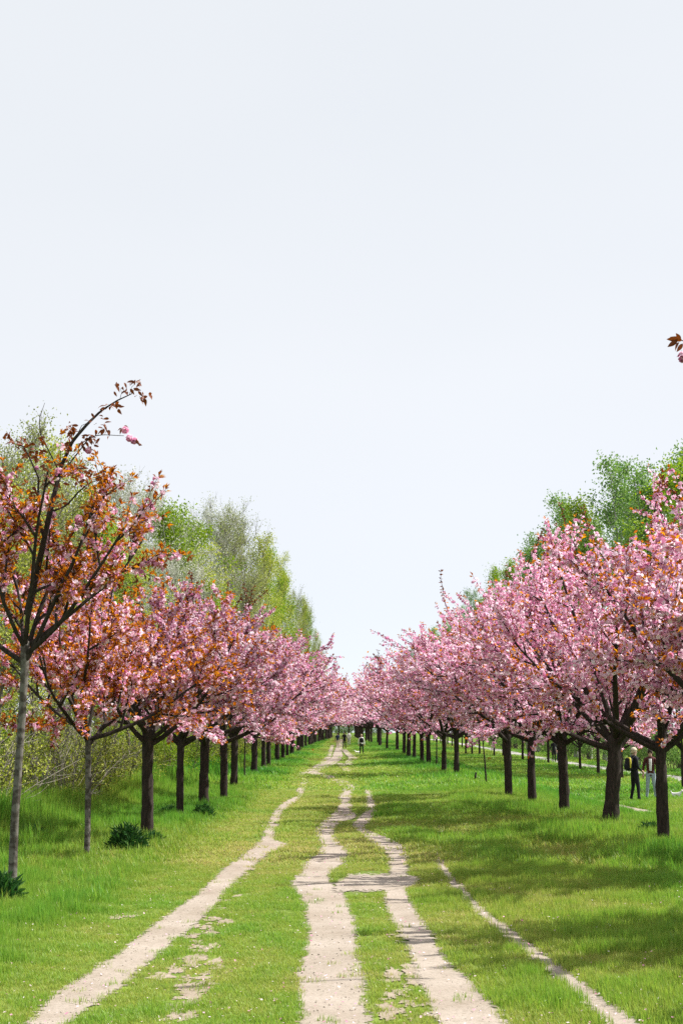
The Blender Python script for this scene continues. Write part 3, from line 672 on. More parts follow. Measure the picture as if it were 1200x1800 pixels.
# skyline of the left wood, from the edge of the photo to the vanishing point
for q, (px, yt, x, k) in enumerate([(-30,770,-11,'dull'),(25,735,-10.5,'dull'),(62,770,-12,'yellow'),(-5,850,-8.2,'yellow'),(105,800,-12,'dull'),(120,850,-9,'yellow'),(170,880,-11,'yellow'),(205,850,-10.5,'pale'),(238,862,-10,'pale'),(150,900,-8.5,'fresh'),(262,868,-12,'fresh'),(285,905,-9,'fresh'),
        (310,895,-10,'fresh'),(335,915,-9.5,'fresh'),(255,960,-8,'pale'),(300,985,-8,'pale'),(366,890,-11,'pale'),(385,900,-10,'dull'),(402,885,-11,'dull'),(352,960,-8.2,'yellow'),(425,935,-10,'dull'),(440,935,-9,'yellow'),(412,975,-8,'dull'),(462,962,-9.5,'fresh'),(480,970,-9.5,'yellow'),(455,1010,-7.8,'yellow'),
        (490,1000,-9,'fresh'),(502,1018,-8.5,'yellow'),(514,1035,-8.5,'dull'),(522,1050,-8,'yellow'),(530,1062,-7.8,'fresh'),(538,1078,-7.5,'dull'),(545,1108,-7.5,'yellow'),(552,1128,-7.2,'dull'),(559,1150,-7,'yellow'),
        (60,900,-8,'yellow'),(95,930,-7.6,'dull'),(200,960,-7.8,'yellow'),(-60,800,-13,'fresh'),(225,930,-7.6,'yellow')]):
    plant_wood(k, px, yt, x, 1000 + q)
for q, (px, yt, x, k) in enumerate([(1250,770,20,'birch'),(1196,778,20,'birch'),(1180,850,21,'fresh'),(1150,812,20,'birch'),(1100,808,19.5,'birch'),(1120,880,20,'birch'),(1075,880,21,'birch'),(1000,872,19.5,'birch'),(1025,925,21,'birch'),(965,935,20,'birch'),(935,965,19.5,'birch'),(1215,830,19,'fresh'),
        (895,998,19.5,'fresh'),(872,1010,20,'fresh'),(882,1040,19,'birch'),(832,1036,19.5,'birch'),(850,1070,19,'fresh'),(795,1085,19,'birch'),(775,1100,19,'fresh'),(757,1112,18.5,'fresh'),(740,1125,18,'birch'),(722,1140,17,'birch'),(705,1152,17,'fresh'),(1050,915,20.5,'birch'),(1022,900,19.5,'fresh'),(950,960,20.5,'birch'),(916,985,20,'birch'),(855,1040,20,'birch'),(814,1066,19.5,'birch'),(1128,850,21,'birch'),(980,915,21,'fresh')]):
    plant_wood(k, px, yt, x, 2000 + q)
for side in ('left', 'right'):
    for kind in WOOD:
        grp = sorted([w for w in WOODS if w[0] == kind and w[6] == side], key=lambda w: w[1])
        for q, (k, px, src, loc, rz, sc, sd) in enumerate(grp):
            nth = ORD[q] if q < 20 else 'last'
            t = thing('birch_tree' if k == 'birch' else 'woodland_tree', f'{nth} {KIND_TXT[k]} from the left, behind the {sd} cherry row', 'tree', loc, rz, f'{"birches" if k == "birch" else k + " trees"} of the {sd} wood', sc)
            far = 1 - .32 * float(sst(70, 190, loc[1])); t.scale = (min(sc, 1.3) * far, min(sc, 1.3) * far, sc)
            link('trunk', src['trunk'], t); link('branches', src['branches'], t, kind='stuff'); link('foliage', src['leaf'], t, kind='stuff')

# ------------------------------------------------------------------ bushes and thicket at the wood's edge
def bush_parts(seed, h, w, nst, nleaf, leaf, twig, lsize=.06, arch=.5):
    rg = np.random.default_rng(seed); ms = MB(); E = []
    for s in range(nst):
        az = rg.uniform(0, 6.28); el = R(rg.uniform(48, 86)); st = np.array([rg.normal(0, w * .22), rg.normal(0, w * .22), -.05])
        L = h * rg.uniform(.6, 1.15); S = bend(st, (math.cos(az) * math.cos(el), math.sin(az) * math.cos(el), math.sin(el)), L, 6, -arch * rg.uniform(-.3, 1), rg, .16)
        tube(ms, S, np.linspace(.016, .005, 6), 4, cap=False)
        for g in range(7):
            c, d = along(S, rg.uniform(.2, .98)); U = bend(c, side_dir(d, rg, R(rg.uniform(30, 70)), .15), L * rg.uniform(.15, .4), 4, .1, rg, .25); tube(ms, U, np.linspace(.008, .003, 4), 3, cap=False); E += [U[-1], U[1], U[2]]
    E = np.array(E); idx = rg.integers(0, len(E), nleaf); C = E[idx] + rg.normal(0, .09, (nleaf, 3)); ml = MB()
    if nleaf: leaves(ml, C, rg.normal(size=C.shape), rg.normal(0, .7, C.shape) + np.array([0, 0, .8]), lsize, lsize * .6, rg)
    return dict(stem=ms.mesh('stems', M[twig]), leaf=ml.mesh('foliage', M[leaf]) if nleaf else None)
BUSH = {'yellow': [bush_parts(800 + q, 2.1, 1.6, 16, 2600, 'green_yellow', 'twig_dark', .075) for q in range(2)],
        'thicket': [bush_parts(810 + q, 2.8, 2.0, 34, 500, 'green_dull', 'twig_grey', .05, .8) for q in range(3)],
        'green': [bush_parts(820 + q, 2.2, 1.8, 18, 3000, 'green_fresh', 'twig_dark', .075) for q in range(2)],
        'dark': [bush_parts(830, 2.6, 2.2, 18, 3200, 'green_birch', 'twig_dark', .10)]}
BTXT = {'yellow': 'leafy yellow green bush', 'thicket': 'bare grey brown twig thicket', 'green': 'fresh green bush', 'dark': 'dark green leafy bush'}
blist = []; rr = random.Random(31)
for yv in np.arange(22, 128, 2.5):
    k = ('yellow' if yv < 29 else rr.choice(['thicket', 'yellow', 'green', 'yellow']))
    blist.append((k, -7.0 - rr.uniform(0, .9) - (.35 if yv < 28 else 0), yv + rr.uniform(-.8, .8), rr.uniform(.85, 1.1), 'left'))
for yv in np.arange(30, 128, 3.6):
    blist.append((rr.choice(['thicket', 'green', 'green', 'yellow']), -9.4 - rr.uniform(0, 1.4), yv + rr.uniform(-1, 1), rr.uniform(1.15, 1.5), 'left'))
for xv in np.arange(-9, 10, 1.9):
    blist.append(('dark', xv + rr.uniform(-.5, .5), 313 + rr.uniform(-3, 3), rr.uniform(1.3, 1.8), 'end'))
for yv in np.arange(58, 190, 5.):
    blist.append((rr.choice(['dark', 'green', 'dark']), 19.6 + rr.uniform(0, 1.6), yv + rr.uniform(-1, 1), rr.uniform(1.1, 1.5), 'right'))
for side in ('left', 'right', 'end'):
    for kind in BUSH:
        grp = sorted([b for b in blist if b[0] == kind and b[4] == side], key=lambda b: b[2])
        if not grp: continue
        for q, (k, x, y, sc, sd) in enumerate(grp):
            place = {'left': 'behind the left cherry trunks', 'right': 'beyond the gravel path', 'end': 'closing the far end of the alley'}[side]
            lab = f'{ORD[q]} nearest {BTXT[k]} {place}' if q < 12 and side != 'end' else f'far {BTXT[k]} {place}'
            src = BUSH[k][q % len(BUSH[k])]
            t = thing('thicket' if k == 'thicket' else 'bush', lab, 'bush', gpos(x, y), rr.uniform(0, 6.28), f'{k} bushes {place}', sc)
            link('stems', src['stem'], t, kind='stuff')
            if src['leaf']: link('foliage', src['leaf'], t, kind='stuff')

# dark leafy clumps at the feet of the trees
def clump_parts(seed, r, h, n):
    rg = np.random.default_rng(seed); ml = MB()
    C = rg.normal(0, 1, (n, 3)); C = unit(C) * rg.uniform(.2, 1, (n, 1)) ** .5 * np.array([r, r, h]); C[:, 2] = np.abs(C[:, 2])
    leaves(ml, C, C * np.array([1, 1, .6]) + np.array([0, 0, .22]) + rg.normal(0, .18, C.shape), rg.normal(0, .5, C.shape) + np.array([0, 0, 1]), .14, .03, rg); ms = MB()
    for q in range(14):
        a = rg.uniform(0, 6.28); tube(ms, bend((0, 0, 0), (math.cos(a) * .6, math.sin(a) * .6, 1), h * rg.uniform(.7, 1.1), 4, .2, rg), [.006, .005, .004, .002], 3, cap=False)
    return ms.mesh('stems', M['herb']), ml.mesh('foliage', M['herb'])
for q, (px, r, h, lab) in enumerate([((216,1502), .28, .45, 'dark green herb clump left of the third trunk of the left row'), ((262,1492), .2, .22, 'small grey green herb tuft right of the big dark clump'), ((352,1444), .24, .34, 'dark green clump at the foot of the fifth left trunk'), ((-4,1592), .22, .34, 'dark green clump at the foot of the silver trunk on the left edge'),
        ((292,1440), .24, .26, 'low herb clump left of the fourth trunk of the left row'), ((48,1488), .28, .3, 'low green clump in the long grass between the two silver trunks'), ((1138,1478), .3, .28, 'low green clump left of the trunk nearest the right edge')]):
    t = thing('herb_clump', lab, 'plant', at(*px), 0, 'leafy clumps at the feet of the trees')
    a, b = clump_parts(900 + q, r, h, int(900 * (r / .3) ** 2)); link('stems', a, t, kind='stuff'); link('foliage', b, t, kind='stuff')

# young saplings and a stake in the right row
def sapling(px, h, r, label, seed, n):
    rg = np.random.default_rng(seed); t = thing('sapling', label, 'young tree', at(*px)); mt = MB(); S = bend((0, 0, -.1), (0, 0, 1), h, 9, .1, rg, .04); tube(mt, S, np.linspace(r, r * .4, 9), 6)
    link('trunk', mt.mesh('trunk', M['bark'], True), t); mbr = MB(); cl = []
    for q in range(9):
        c, d = along(S, rg.uniform(.72, .98)); B = bend(c, side_dir(d, rg, R(55), .3), rg.uniform(.3, .7), 5, .2, rg, .2); tube(mbr, B, np.linspace(.012, .004, 5), 4, cap=False); cl += [along(B, u)[0] for u in (.4, .6, .8, .99)]
    link('branches', mbr.mesh('branches', M['bark']), t)
    cl = np.array(cl); C = np.repeat(cl, n, 0) + rg.normal(0, .05, (len(cl) * n, 3)); mf = MB(); flowers(mf, C, rg.normal(size=C.shape), .045, rg); link('blossom', mf.mesh('blossom', M['pink']), t, kind='stuff')
sapling((848,1383), 2.2, .045, 'thin young cherry sapling beside the short dark stake', 950, 6)
sapling((761,1353), 2.3, .06, 'thin young cherry trunk between two thicker trunks of the right row', 951, 6)
sapling((424,1372), 2.2, .05, 'slim pale young cherry between trunks of the left row', 952, 6)
p = at(828, 1377); mb = MB(); tube(mb, [(0, 0, -.1), (.02, 0, .2), (.045, 0, .40)], [.045, .042, .036], 8); tube(mb, [(.045, 0, .40), (.046, 0, .425)], [.043, .040], 8)
tag(link('stake', mb.mesh('stake', M['bark'], True), loc=p), 'short dark wooden stake in the grass beside the young sapling', 'stake')

# ------------------------------------------------------------------ people and dogs
def skin_body(name, joints, bones, mats, parent, sub=1):
    """one continuous surface grown over a skeleton; every face takes the cloth of its nearest bone"""
    names = list(joints); me = bpy.data.meshes.new(name)
    me.from_pydata([joints[n][0] for n in names], [(names.index(a), names.index(b)) for a, b, _ in bones], [])
    o = bpy.data.objects.new(name, me); COL.objects.link(o)
    sk = o.modifiers.new('skin', 'SKIN'); ss = o.modifiers.new('subsurf', 'SUBSURF'); ss.levels = sub; ss.render_levels = sub
    for n, d in zip(names, me.skin_vertices[0].data):
        r = joints[n][1]; d.radius = r if isinstance(r, tuple) else (r, r)
    me.skin_vertices[0].data[0].use_root = True
    bpy.context.view_layer.update(); dg = bpy.context.evaluated_depsgraph_get()
    res = bpy.data.meshes.new_from_object(o.evaluated_get(dg)); bpy.data.objects.remove(o)
    res.name = name; res.materials.clear()
    for m in mats: res.materials.append(m)
    C = np.array([p.center[:] for p in res.polygons]); D = []
    for a, b, mi in bones:
        A, B = np.array(joints[a][0]), np.array(joints[b][0]); AB = B - A; t = np.clip(((C - A) @ AB) / (AB @ AB + 1e-9), 0, 1)
        rr = [joints[q][1] if not isinstance(joints[q][1], tuple) else sum(joints[q][1]) / 2 for q in (a, b)]
        D.append(np.linalg.norm(C - (A + t[:, None] * AB), axis=1) / (rr[0] * (1 - t) + rr[1] * t))
    D = np.array(D).argmin(0); mi = np.array([b[2] for b in bones])[D]
    res.polygons.foreach_set('material_index', mi.astype(int)); res.polygons.foreach_set('use_smooth', np.ones(len(mi), bool)); res.update()
    return link(name, res, parent)

def dome(name, c, r, mat, parent, cut=-.1, back=0.):
    """cap or hair: the upper part of an egg"""
    mb = MB(); n, k = 14, 8; V = []
    for i in range(k):
        e = math.asin(max(-1, min(1, cut + (1 - cut) * i / (k - 1))))
        for j in range(n):
            a = j * 2 * math.pi / n; drop = back * max(0, math.sin(a)) * (1 - i / (k - 1))
            V.append((c[0] + r[0] * math.cos(e) * math.cos(a), c[1] + r[1] * math.cos(e) * math.sin(a), c[2] + r[2] * math.sin(e) - drop))
    F = [(i * n + j, i * n + (j + 1) % n, (i + 1) * n + (j + 1) % n, (i + 1) * n + j) for i in range(k - 1) for j in range(n)]
    mb.add(V, None, F); return link(name, mb.mesh(name, mat, True), parent)

SKIN = plain_mat('skin', (.46, .29, .22), .6, .05)
CL = {n: plain_mat(n + '_cloth', c, .85) for n, c in dict(black=(.014, .014, .018), navy=(.02, .028, .075), white=(.72, .71, .70), maroon=(.075, .022, .022), jeans=(.30, .36, .42), cream=(.55, .47, .36), yellow=(.55, .48, .06), shoe=(.02, .02, .022), darkhair=(.03, .018, .012), grey=(.35, .35, .36), palehair=(.42, .34, .22), pink=(.6, .3, .36)).items()}

def hand(parent, wrist, d, skin, s=1.):
    """palm, four fingers of unequal length and a thumb from the palm's side"""
    mb = MB(); w = np.array(wrist); d = np.array(d, float); d /= np.linalg.norm(d); sd = np.cross(d, [0, 1., 0]); sd /= np.linalg.norm(sd) + 1e-9; n = np.cross(sd, d)
    tube(mb, [w - d * .02, w + d * .02, w + d * .06, w + d * .095], [.026, .034, .040, .036], 8)
    for q, (o, L) in enumerate([(-.027, .066), (-.009, .078), (.009, .074), (.026, .056)]):
        b = w + d * .085 + sd * o; tube(mb, [b, b + d * L * .5 + n * .004, b + d * L * .85 + n * .02, b + d * L + n * .032], [.0095, .009, .008, .006], 6)
    b = w + d * .035 - sd * .03; tube(mb, [b, b - sd * .022 + d * .028 + n * .008, b - sd * .03 + d * .055 + n * .02], [.012, .010, .007], 6)
    return link('hand', mb.mesh('hand', skin, True), parent)

def person(label, loc, rz, h, top, legs, shoes='shoe', hair='darkhair', shirt=None, spread=.1, step=.0, arms=None, cap=None, group=None, longhair=0.):
    t = thing('person', label, 'person', loc, rz, group, h / 1.75)
    s = spread
    J = {'pelvis': ((0, 0, .95), (.145, .105)), 'waist': ((0, 0, 1.10), (.135, .10)), 'chest': ((0, .005, 1.32), (.17, .115)), 'collar': ((0, .01, 1.45), (.10, .08)), 'neck': ((0, 0, 1.51), .055), 'jaw': ((0, -.015, 1.57), (.068, .078)), 'skull': ((0, .005, 1.665), (.075, .088))}
    B = [('pelvis', 'waist', 0), ('waist', 'chest', 0), ('chest', 'collar', 0), ('collar', 'neck', 2), ('neck', 'jaw', 2), ('jaw', 'skull', 2)]
    arms = arms or {}
    for sg, n in ((-1, 'r'), (1, 'l')):
        el, wr = arms.get(n, ((sg * .245, .03, 1.14), (sg * .25, -.06, .90)))
        J['sh' + n] = ((sg * .165, .01, 1.41), .068); J['el' + n] = (el, .046); J['wr' + n] = (wr, .033)
        st = step * sg
        J['hip' + n] = ((sg * .085, 0, .88), .098); J['kn' + n] = ((sg * (.085 + s * .45), -.025 - st * .5, .49), .064); J['an' + n] = ((sg * (.085 + s), .02 - st, .10), .046); J['he' + n] = ((sg * (.085 + s), .05 - st, .045), .042); J['to' + n] = ((sg * (.095 + s * 1.1), -.15 - st, .035), .036)
        B += [('collar', 'sh' + n, 0), ('sh' + n, 'el' + n, 0), ('el' + n, 'wr' + n, 0), ('pelvis', 'hip' + n, 1), ('hip' + n, 'kn' + n, 1), ('kn' + n, 'an' + n, 1), ('an' + n, 'he' + n, 3), ('an' + n, 'to' + n, 3)]
    skin_body('body', J, B, [CL[top], CL[legs], SKIN, CL[shoes]], t, 1)
    for n in 'rl':
        e, w = np.array(J['el' + n][0]), np.array(J['wr' + n][0]); hand(t, w, w - e, SKIN)
    dome('hair', (0, .012, 1.655), (.088, .103, .115), CL[hair], t, -.15 if not longhair else -.3, .05 + longhair)
    mb = MB(); tube(mb, [(0, -.085, 1.645), (0, -.108, 1.61), (0, -.088, 1.598)], [.008, .014, .010], 6); link('nose', mb.mesh('nose', SKIN, True), t)
    for sg in (-1, 1):
        mb = MB(); tube(mb, [(sg * .03, -.075, 1.645), (sg * .03, -.088, 1.645)], [.011, .008], 6); link('eye', mb.mesh('eye', CL['darkhair'], True), t)
        mb = MB(); tube(mb, [(sg * .078, .012, 1.60), (sg * .088, .02, 1.625), (sg * .080, .02, 1.65)], [.010, .014, .010], 6); link('ear', mb.mesh('ear', SKIN, True), t)
    mb = MB(); tube(mb, [(-.022, -.082, 1.568), (0, -.088, 1.566), (.022, -.082, 1.568)], [.004, .006, .004], 5); link('mouth', mb.mesh('mouth', CL['pink'], True), t)
    if cap: dome('cap', (0, .008, 1.672), (.096, .112, .115), CL[cap], t, .1)
    if shirt:
        mb = MB(); n = 7; z = np.linspace(1.43, 1.02, n); V = []
        for q, zz in enumerate(z):
            w_ = .05 - .012 * q / n; yv = -.128 + (.02 if q == 0 else 0) - .006 * math.sin(q); V += [(-w_, yv + .012, zz), (0, yv - .012, zz), (w_, yv + .012, zz), (w_, yv + .03, zz), (-w_, yv + .03, zz)]
        F = [(q * 5 + a, q * 5 + (a + 1) % 5, q * 5 + 5 + (a + 1) % 5, q * 5 + 5 + a) for q in range(n - 1) for a in range(5)]
        mb.add(V, None, F); link('shirt', mb.mesh('shirt', CL[shirt], True), t)
    return t

PC = 'two people standing by the right tree trunk'
pa = person('person in black with a pale cap and black and yellow backpack, standing legs apart', at(1110, 1411), R(112), 1.76, 'black', 'black', spread=.15, cap='cream', hair='palehair', group=PC, arms={'r': ((-.25, .05, 1.15), (-.16, -.17, 1.02)), 'l': ((.27, .06, 1.16), (.20, -.12, .98))})
p = at(1138, 1407); pb = person('person in a maroon jacket over a white shirt and pale jeans, half behind the trunk', p, R(-12), 1.70, 'maroon', 'jeans', spread=.07, shirt='white', group=PC, longhair=.1)
# backpack
bp = thing('backpack', 'black backpack with yellow sides on the person in black', 'backpack', pa.location, pa.rotation_euler.z)
def rbox(c, s, b=.3, mat=None, name='x', parent=None):
    mb = MB(); V = []; n = 12; k = 7
    for i in range(k):
        e = -math.pi / 2 + math.pi * i / (k - 1)
        for j in range(n):
            a = j * 2 * math.pi / n; v = np.array([math.cos(e) * math.cos(a), math.cos(e) * math.sin(a), math.sin(e)]); v = np.sign(v) * np.abs(v) ** b; V.append(np.array(c) + v * np.array(s) / 2)
    mb.add(V, None, [(i * n + j, i * n + (j + 1) % n, (i + 1) * n + (j + 1) % n, (i + 1) * n + j) for i in range(k - 1) for j in range(n)]); return link(name, mb.mesh(name, mat, True), parent)
rbox((0, .21, 1.24), (.30, .20, .44), .5, CL['black'], 'bag', bp); rbox((0, .235, 1.27), (.315, .09, .40), .5, CL['yellow'], 'side_panel', bp); rbox((0, .31, 1.16), (.22, .09, .2), .5, CL['black'], 'pocket', bp)
for sg in (-1, 1):
    mb = MB(); tube(mb, [(sg * .10, .13, 1.43), (sg * .115, .02, 1.50), (sg * .12, -.10, 1.42), (sg * .13, -.14, 1.25), (sg * .14, -.02, 1.1), (sg * .11, .14, 1.06)], [.018] * 6, 6); link('strap', mb.mesh('strap', CL['black'], True), bp)

def dog(label, loc, rz, s, mat):
    t = thing('dog', label, 'dog', loc, rz, None, s)
    J = {'rump': ((0, .24, .36), .10), 'loin': ((0, .08, .37), .085), 'chest': ((0, -.14, .36), .115), 'neck': ((0, -.26, .46), .07), 'head': ((0, -.33, .56), .072), 'muzzle': ((0, -.45, .53), .036), 'tail': ((0, .34, .44), .03), 'tip': ((0, .40, .58), .018)}
    B = [('rump', 'loin', 0), ('loin', 'chest', 0), ('chest', 'neck', 0), ('neck', 'head', 0), ('head', 'muzzle', 0), ('rump', 'tail', 0), ('tail', 'tip', 0)]
    for sg, n in ((-1, 'r'), (1, 'l')):
        J['th' + n] = ((sg * .075, .24, .29), .06); J['st' + n] = ((sg * .08, .17, .22), .04); J['ho' + n] = ((sg * .08, .29, .12), .024); J['hp' + n] = ((sg * .08, .26, .02), .024)
        J['sh' + n] = ((sg * .07, -.15, .28), .05); J['wr' + n] = ((sg * .07, -.14, .13), .026); J['fp' + n] = ((sg * .07, -.17, .02), .026)
        B += [('rump', 'th' + n, 0), ('th' + n, 'st' + n, 0), ('st' + n, 'ho' + n, 0), ('ho' + n, 'hp' + n, 0), ('chest', 'sh' + n, 0), ('sh' + n, 'wr' + n, 0), ('wr' + n, 'fp' + n, 0)]
    skin_body('body', J, B, [CL[mat]], t, 1)
    for sg in (-1, 1):
        mb = MB(); tube(mb, [(sg * .05, -.32, .61), (sg * .08, -.32, .64), (sg * .095, -.33, .57)], [.02, .028, .012], 5); link('ear', mb.mesh('ear', CL['cream'], True), t)
    mb = MB(); tube(mb, [(0, -.475, .54), (0, -.495, .54)], [.014, .012], 6); link('nose', mb.mesh('nose', CL['black'], True), t)
dog('small white dog in the grass right of the trunk by the standing couple', at(1183, 1406), R(60), .55, 'white')
# walkers far down the alley
W = 'walkers far down the middle trail'
person('far walker in a navy jacket and pale trousers, on the middle trail', at(587, 1316), R(180), 1.62, 'navy', 'cream', 'shoe', 'darkhair', step=.14, spread=.02, group=W)
person('far walker in black, beside the one in navy on the middle trail', at(599, 1316), R(170), 1.72, 'black', 'black', 'shoe', 'darkhair', step=-.16, spread=.02, group=W)
person('far walker in a white top, behind the two dark ones on the trail', at(607, 1311), R(185), 1.66, 'white', 'grey', 'shoe', 'darkhair', step=.12, spread=.02, group=W)
pm = person('person in a black vest over white sleeves, walking a small dog on the grass', at(629, 1327), R(10), 1.74, 'white', 'black', 'shoe', 'palehair', step=.05, spread=.06)
rbox((0, .0, 1.24), (.37, .27, .46), .65, CL['black'], 'vest', pm)
dog('small white dog at the feet of the person walking on the alley grass', at(621, 1326), R(-70), .6, 'white')
Q2 = 'people walking on the gravel path'
person('person in a white shirt on the gravel path, between two trunks', at(976, 1338), R(15), 1.74, 'white', 'navy', 'shoe', 'darkhair', step=.1, spread=.03, group=Q2)
person('person in black on the gravel path, left of the white shirt', at(967, 1340), R(5), 1.72, 'black', 'black', 'shoe', 'darkhair', step=-.08, spread=.03, group=Q2)

# ------------------------------------------------------------------ grass, petals and small stones
def tuft(name, seed, n, r, h, w, lay=.5, r0=.06):
    rg = np.random.default_rng(seed); a = rg.uniform(0, 6.28, n); q = r * np.sqrt(rg.uniform(0, 1, n)); base_ = np.stack([q * np.cos(a), q * np.sin(a), np.full(n, -.01)], -1)
    H = h * rg.uniform(.45, 1.15, n); b = rg.uniform(0, 6.28, n); lean = rg.uniform(.1, lay, n) * (H / h) * r0; dx = np.stack([np.cos(b), np.sin(b), 0 * b], -1)
    s = np.stack([-np.sin(b + rg.normal(0, .5, n)), np.cos(b), 0 * b], -1) * (w * rg.uniform(.7, 1.3, n) / 2)[:, None]; up = np.array([0, 0, 1.])
    m1 = base_ + dx * (lean * .35)[:, None] + up * (H * .6)[:, None]; tip = base_ + dx * (lean * 1.15)[:, None] + up * H[:, None]
    V = np.stack([base_ - s, base_ + s, m1 + s * .75, m1 - s * .75, tip], 1); k = np.arange(n)[:, None] * 5
    mb = MB(); mb.add(V.reshape(-1, 3), k + np.array([[3, 2, 4]]), k + np.array([[0, 1, 2, 3]])); return mb.mesh(name, M['grass'])
gcol = bpy.data.collections.new('grass_tufts')
for q in range(5):
    gcol.objects.link(bpy.data.objects.new(f'tuft_{q:02d}', tuft('turf_tuft', 60 + q, 26, .075, 1., .0048, .75, .045)))
for q in range(5, 8):
    gcol.objects.link(bpy.data.objects.new(f'tuft_{q:02d}', tuft('turf_tuft', 60 + q, 46, .21, 1., .011, .7, .07)))
for q in range(8, 10):
    gcol.objects.link(bpy.data.objects.new(f'tuft_{q:02d}', tuft('turf_tuft', 60 + q, 60, .5, 1., .026, .7, .10)))
for q in range(10, 12):
    gcol.objects.link(bpy.data.objects.new(f'tuft_{q:02d}', tuft('turf_tuft', 60 + q, 12, .07, 1., .013, .9, .12)))
rg = np.random.default_rng(4)
def scatter(y0, y1, dens, xl, xr, tufts):
    area = 0; n = int(dens * (y1 - y0) * ((xr(y1) - xl(y1)) + (xr(y0) - xl(y0))) / 2)
    u = rg.uniform(0, 1, n * 2); y = y0 + (y1 - y0) * u; wid = np.array([xr(v) - xl(v) for v in y]); keep = rg.uniform(0, wid.max(), len(y)) < wid; y = y[keep][:n]
    x = np.array([xl(v) + (xr(v) - xl(v)) * rg.uniform() for v in y]); return x, y, np.full(len(x), tufts[0]) + rg.integers(0, tufts[1], len(x))
xl = lambda v: max(-.25 * v - 1.2, -9.5); xr_ = lambda v: min(.25 * v + 1.2, 20)
parts_ = [scatter(8.6, 14, 330, xl, xr_, (0, 5)), scatter(14, 22, 230, xl, xr_, (0, 5)), scatter(22, 50, 62, xl, xr_, (5, 3)), scatter(50, 130, 9, xl, xr_, (8, 2)), scatter(130, 240, 3, xl, xr_, (8, 2)), scatter(11, 24, 26, xl, xr_, (10, 2)), scatter(24, 48, 13, xl, xr_, (10, 2))]
x, y, var = (np.concatenate([p[k] for p in parts_]) for k in range(3))
onpath = np.zeros(len(x), bool)
mg = np.where(y < 22, .005, np.where(y < 50, .10, .16))
for P in POLYS:
    onpath |= inside(x, y, P) | inside(x - mg, y, P) | inside(x + mg, y, P)
onpath |= (x > 15.5) & (x < 17.7)
bare = np.zeros(len(x), bool)
for P in PATCH: bare |= inside(x, y, P)
thin = noise2(x, y * .6, 2.3)
stray = rg.uniform(0, 1, len(x)) < .012
keep = (~onpath | stray) & ~(bare & (rg.uniform(0, 1, len(x)) < .85))
L0 = lushness(x, y); short = (1 - L0)
keep &= ~((thin < .24) & (short > .5) & (rg.uniform(0, 1, len(x)) < .5))
keep &= (var < 10) | ((L0 > .55) & (noise2(x + 9, y * .6, .9) > .42))
x, y, var, L0 = x[keep], y[keep], var[keep], L0[keep]
n1 = noise2(x, y * .5, .8); n2 = noise2(x + 31, y, 3.1); n3 = noise2(x + 77, y * .35, .33)
hgt = (.034 + .022 * n2) * (1 - L0) + (.085 + .24 * n1 * n2 + .07 * n2) * L0
wild = sst(-5.0, -6.4, x); hgt = hgt * (1 + 1.3 * wild) + .10 * wild * n2
mid = sst(20, 26, y); hgt *= 1 + .15 * mid
tint = .30 + .22 * (n1 - .5) + .24 * (n2 - .5) + .30 * (n3 - .5) + L0 * (.30 + .20 * (n3 - .5)) - .10 * wild
tall = var >= 10; hgt = np.where(tall, .16 + .20 * rg.uniform(0, 1, len(x)) * n1, hgt); tint = np.where(tall, tint - .05 + rg.normal(0, .08, len(x)), tint)
wsc = np.where(var < 5, 1.0, np.where(var < 8, 1.15, np.where(tall, 1.0, 1.35)))
me = bpy.data.meshes.new('grass'); me.vertices.add(len(x)); me.vertices.foreach_set('co', np.stack([x, y, ground(x, y)], -1).ravel())
def put(name, typ, val, key): a = me.attributes.new(name, typ, 'POINT'); a.data.foreach_set(key, val)
put('tint', 'FLOAT', tint.astype(np.float32), 'value'); put('variant', 'INT', var.astype(np.int32), 'value')
scl = np.stack([wsc, wsc, hgt], -1) * rg.uniform(.85, 1.15, (len(x), 1)); put('scl', 'FLOAT_VECTOR', scl.ravel().astype(np.float32), 'vector')
rot = np.stack([rg.normal(0, .08, len(x)), rg.normal(0, .08, len(x)), rg.uniform(0, 6.28, len(x))], -1); put('rot', 'FLOAT_VECTOR', rot.ravel().astype(np.float32), 'vector')
grass = link('grass', me, kind='stuff')
ng = bpy.data.node_groups.new('grass_scatter', 'GeometryNodeTree')
ng.interface.new_socket('Geometry', in_out='INPUT', socket_type='NodeSocketGeometry'); ng.interface.new_socket('Geometry', in_out='OUTPUT', socket_type='NodeSocketGeometry')
gi = ng.nodes.new('NodeGroupInput'); go = ng.nodes.new('NodeGroupOutput'); ip = ng.nodes.new('GeometryNodeInstanceOnPoints'); ci = ng.nodes.new('GeometryNodeCollectionInfo')
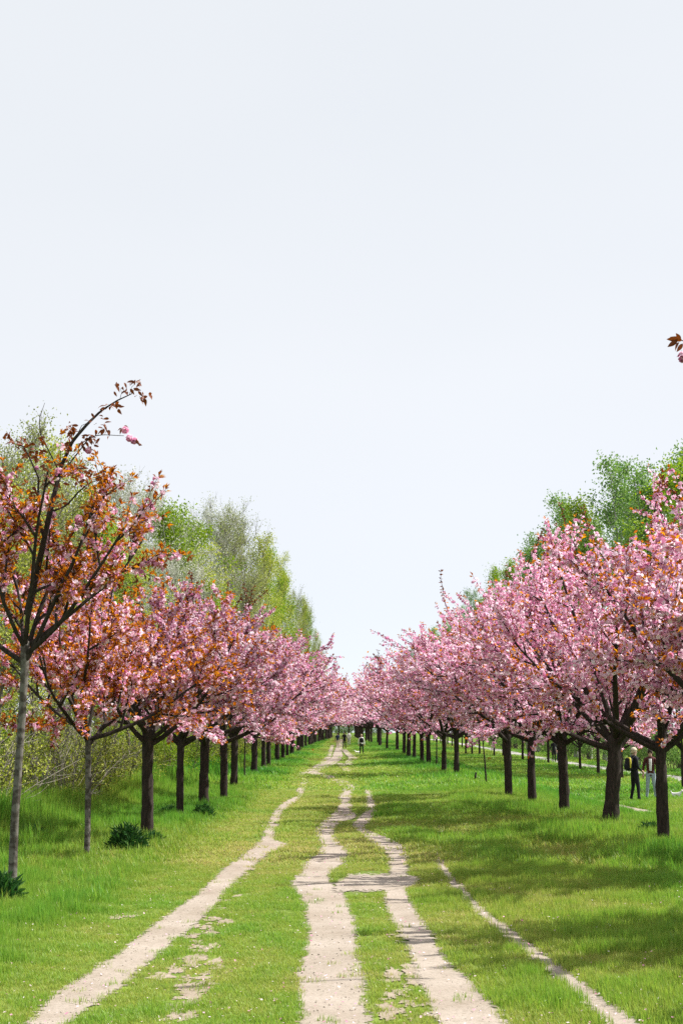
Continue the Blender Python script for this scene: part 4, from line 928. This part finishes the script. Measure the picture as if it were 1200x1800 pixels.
ci.inputs['Collection'].default_value = gcol; ci.inputs['Separate Children'].default_value = True; ci.inputs['Reset Children'].default_value = True
def named(n, t):
    a = ng.nodes.new('GeometryNodeInputNamedAttribute'); a.data_type = t; a.inputs['Name'].default_value = n; return a.outputs['Attribute']
ng.links.new(gi.outputs[0], ip.inputs['Points']); ng.links.new(ci.outputs[0], ip.inputs['Instance']); ip.inputs['Pick Instance'].default_value = True
ng.links.new(named('variant', 'INT'), ip.inputs['Instance Index']); ng.links.new(named('rot', 'FLOAT_VECTOR'), ip.inputs['Rotation']); ng.links.new(named('scl', 'FLOAT_VECTOR'), ip.inputs['Scale'])
ng.links.new(ip.outputs[0], go.inputs[0]); gm = grass.modifiers.new('scatter', 'NODES'); gm.node_group = ng

# fallen petals and pebbles
n = 4200; x = rg.uniform(-1, 1, n); y = 9 + 50 * rg.uniform(0, 1, n) ** 1.5; x = x * (.25 * y + .5); L1 = lushness(x, y)
mb = MB(); C = np.stack([x, y, ground(x, y) + .022 + .1 * L1 * rg.uniform(.3, 1, n)], -1); flowers(mb, C, rg.normal(0, .35, C.shape) + np.array([0, 0, 1]), .011, rg, 4, .4); link('petals', mb.mesh('petals', M['pink']), kind='stuff')
n = 700; x = rg.uniform(-1, 1, n * 6); y = 9 + 16 * rg.uniform(0, 1, n * 6) ** 1.4; x = x * .25 * y; on = np.zeros(len(x), bool)
for P in POLYS: on |= inside(x, y, P)
x, y = x[on][:n], y[on][:n]; mb = MB()
for a, b in zip(x, y):
    s = rg.uniform(.004, .011); z = float(ground(a, b)) + .012
    V = np.array([[1, 0, 0], [-1, 0, 0], [0, 1, 0], [0, -1, 0], [0, 0, .7], [0, 0, -1.]]) * s * rg.uniform(.6, 1.3, (6, 1)) + np.array([a, b, z])
    mb.add(V, [(0, 2, 4), (2, 1, 4), (1, 3, 4), (3, 0, 4), (2, 0, 5), (1, 2, 5), (3, 1, 5), (0, 3, 5)])
link('pebbles', mb.mesh('pebbles', plain_mat('pebble', (.36, .31, .26), .9, .3, 5)), kind='stuff')
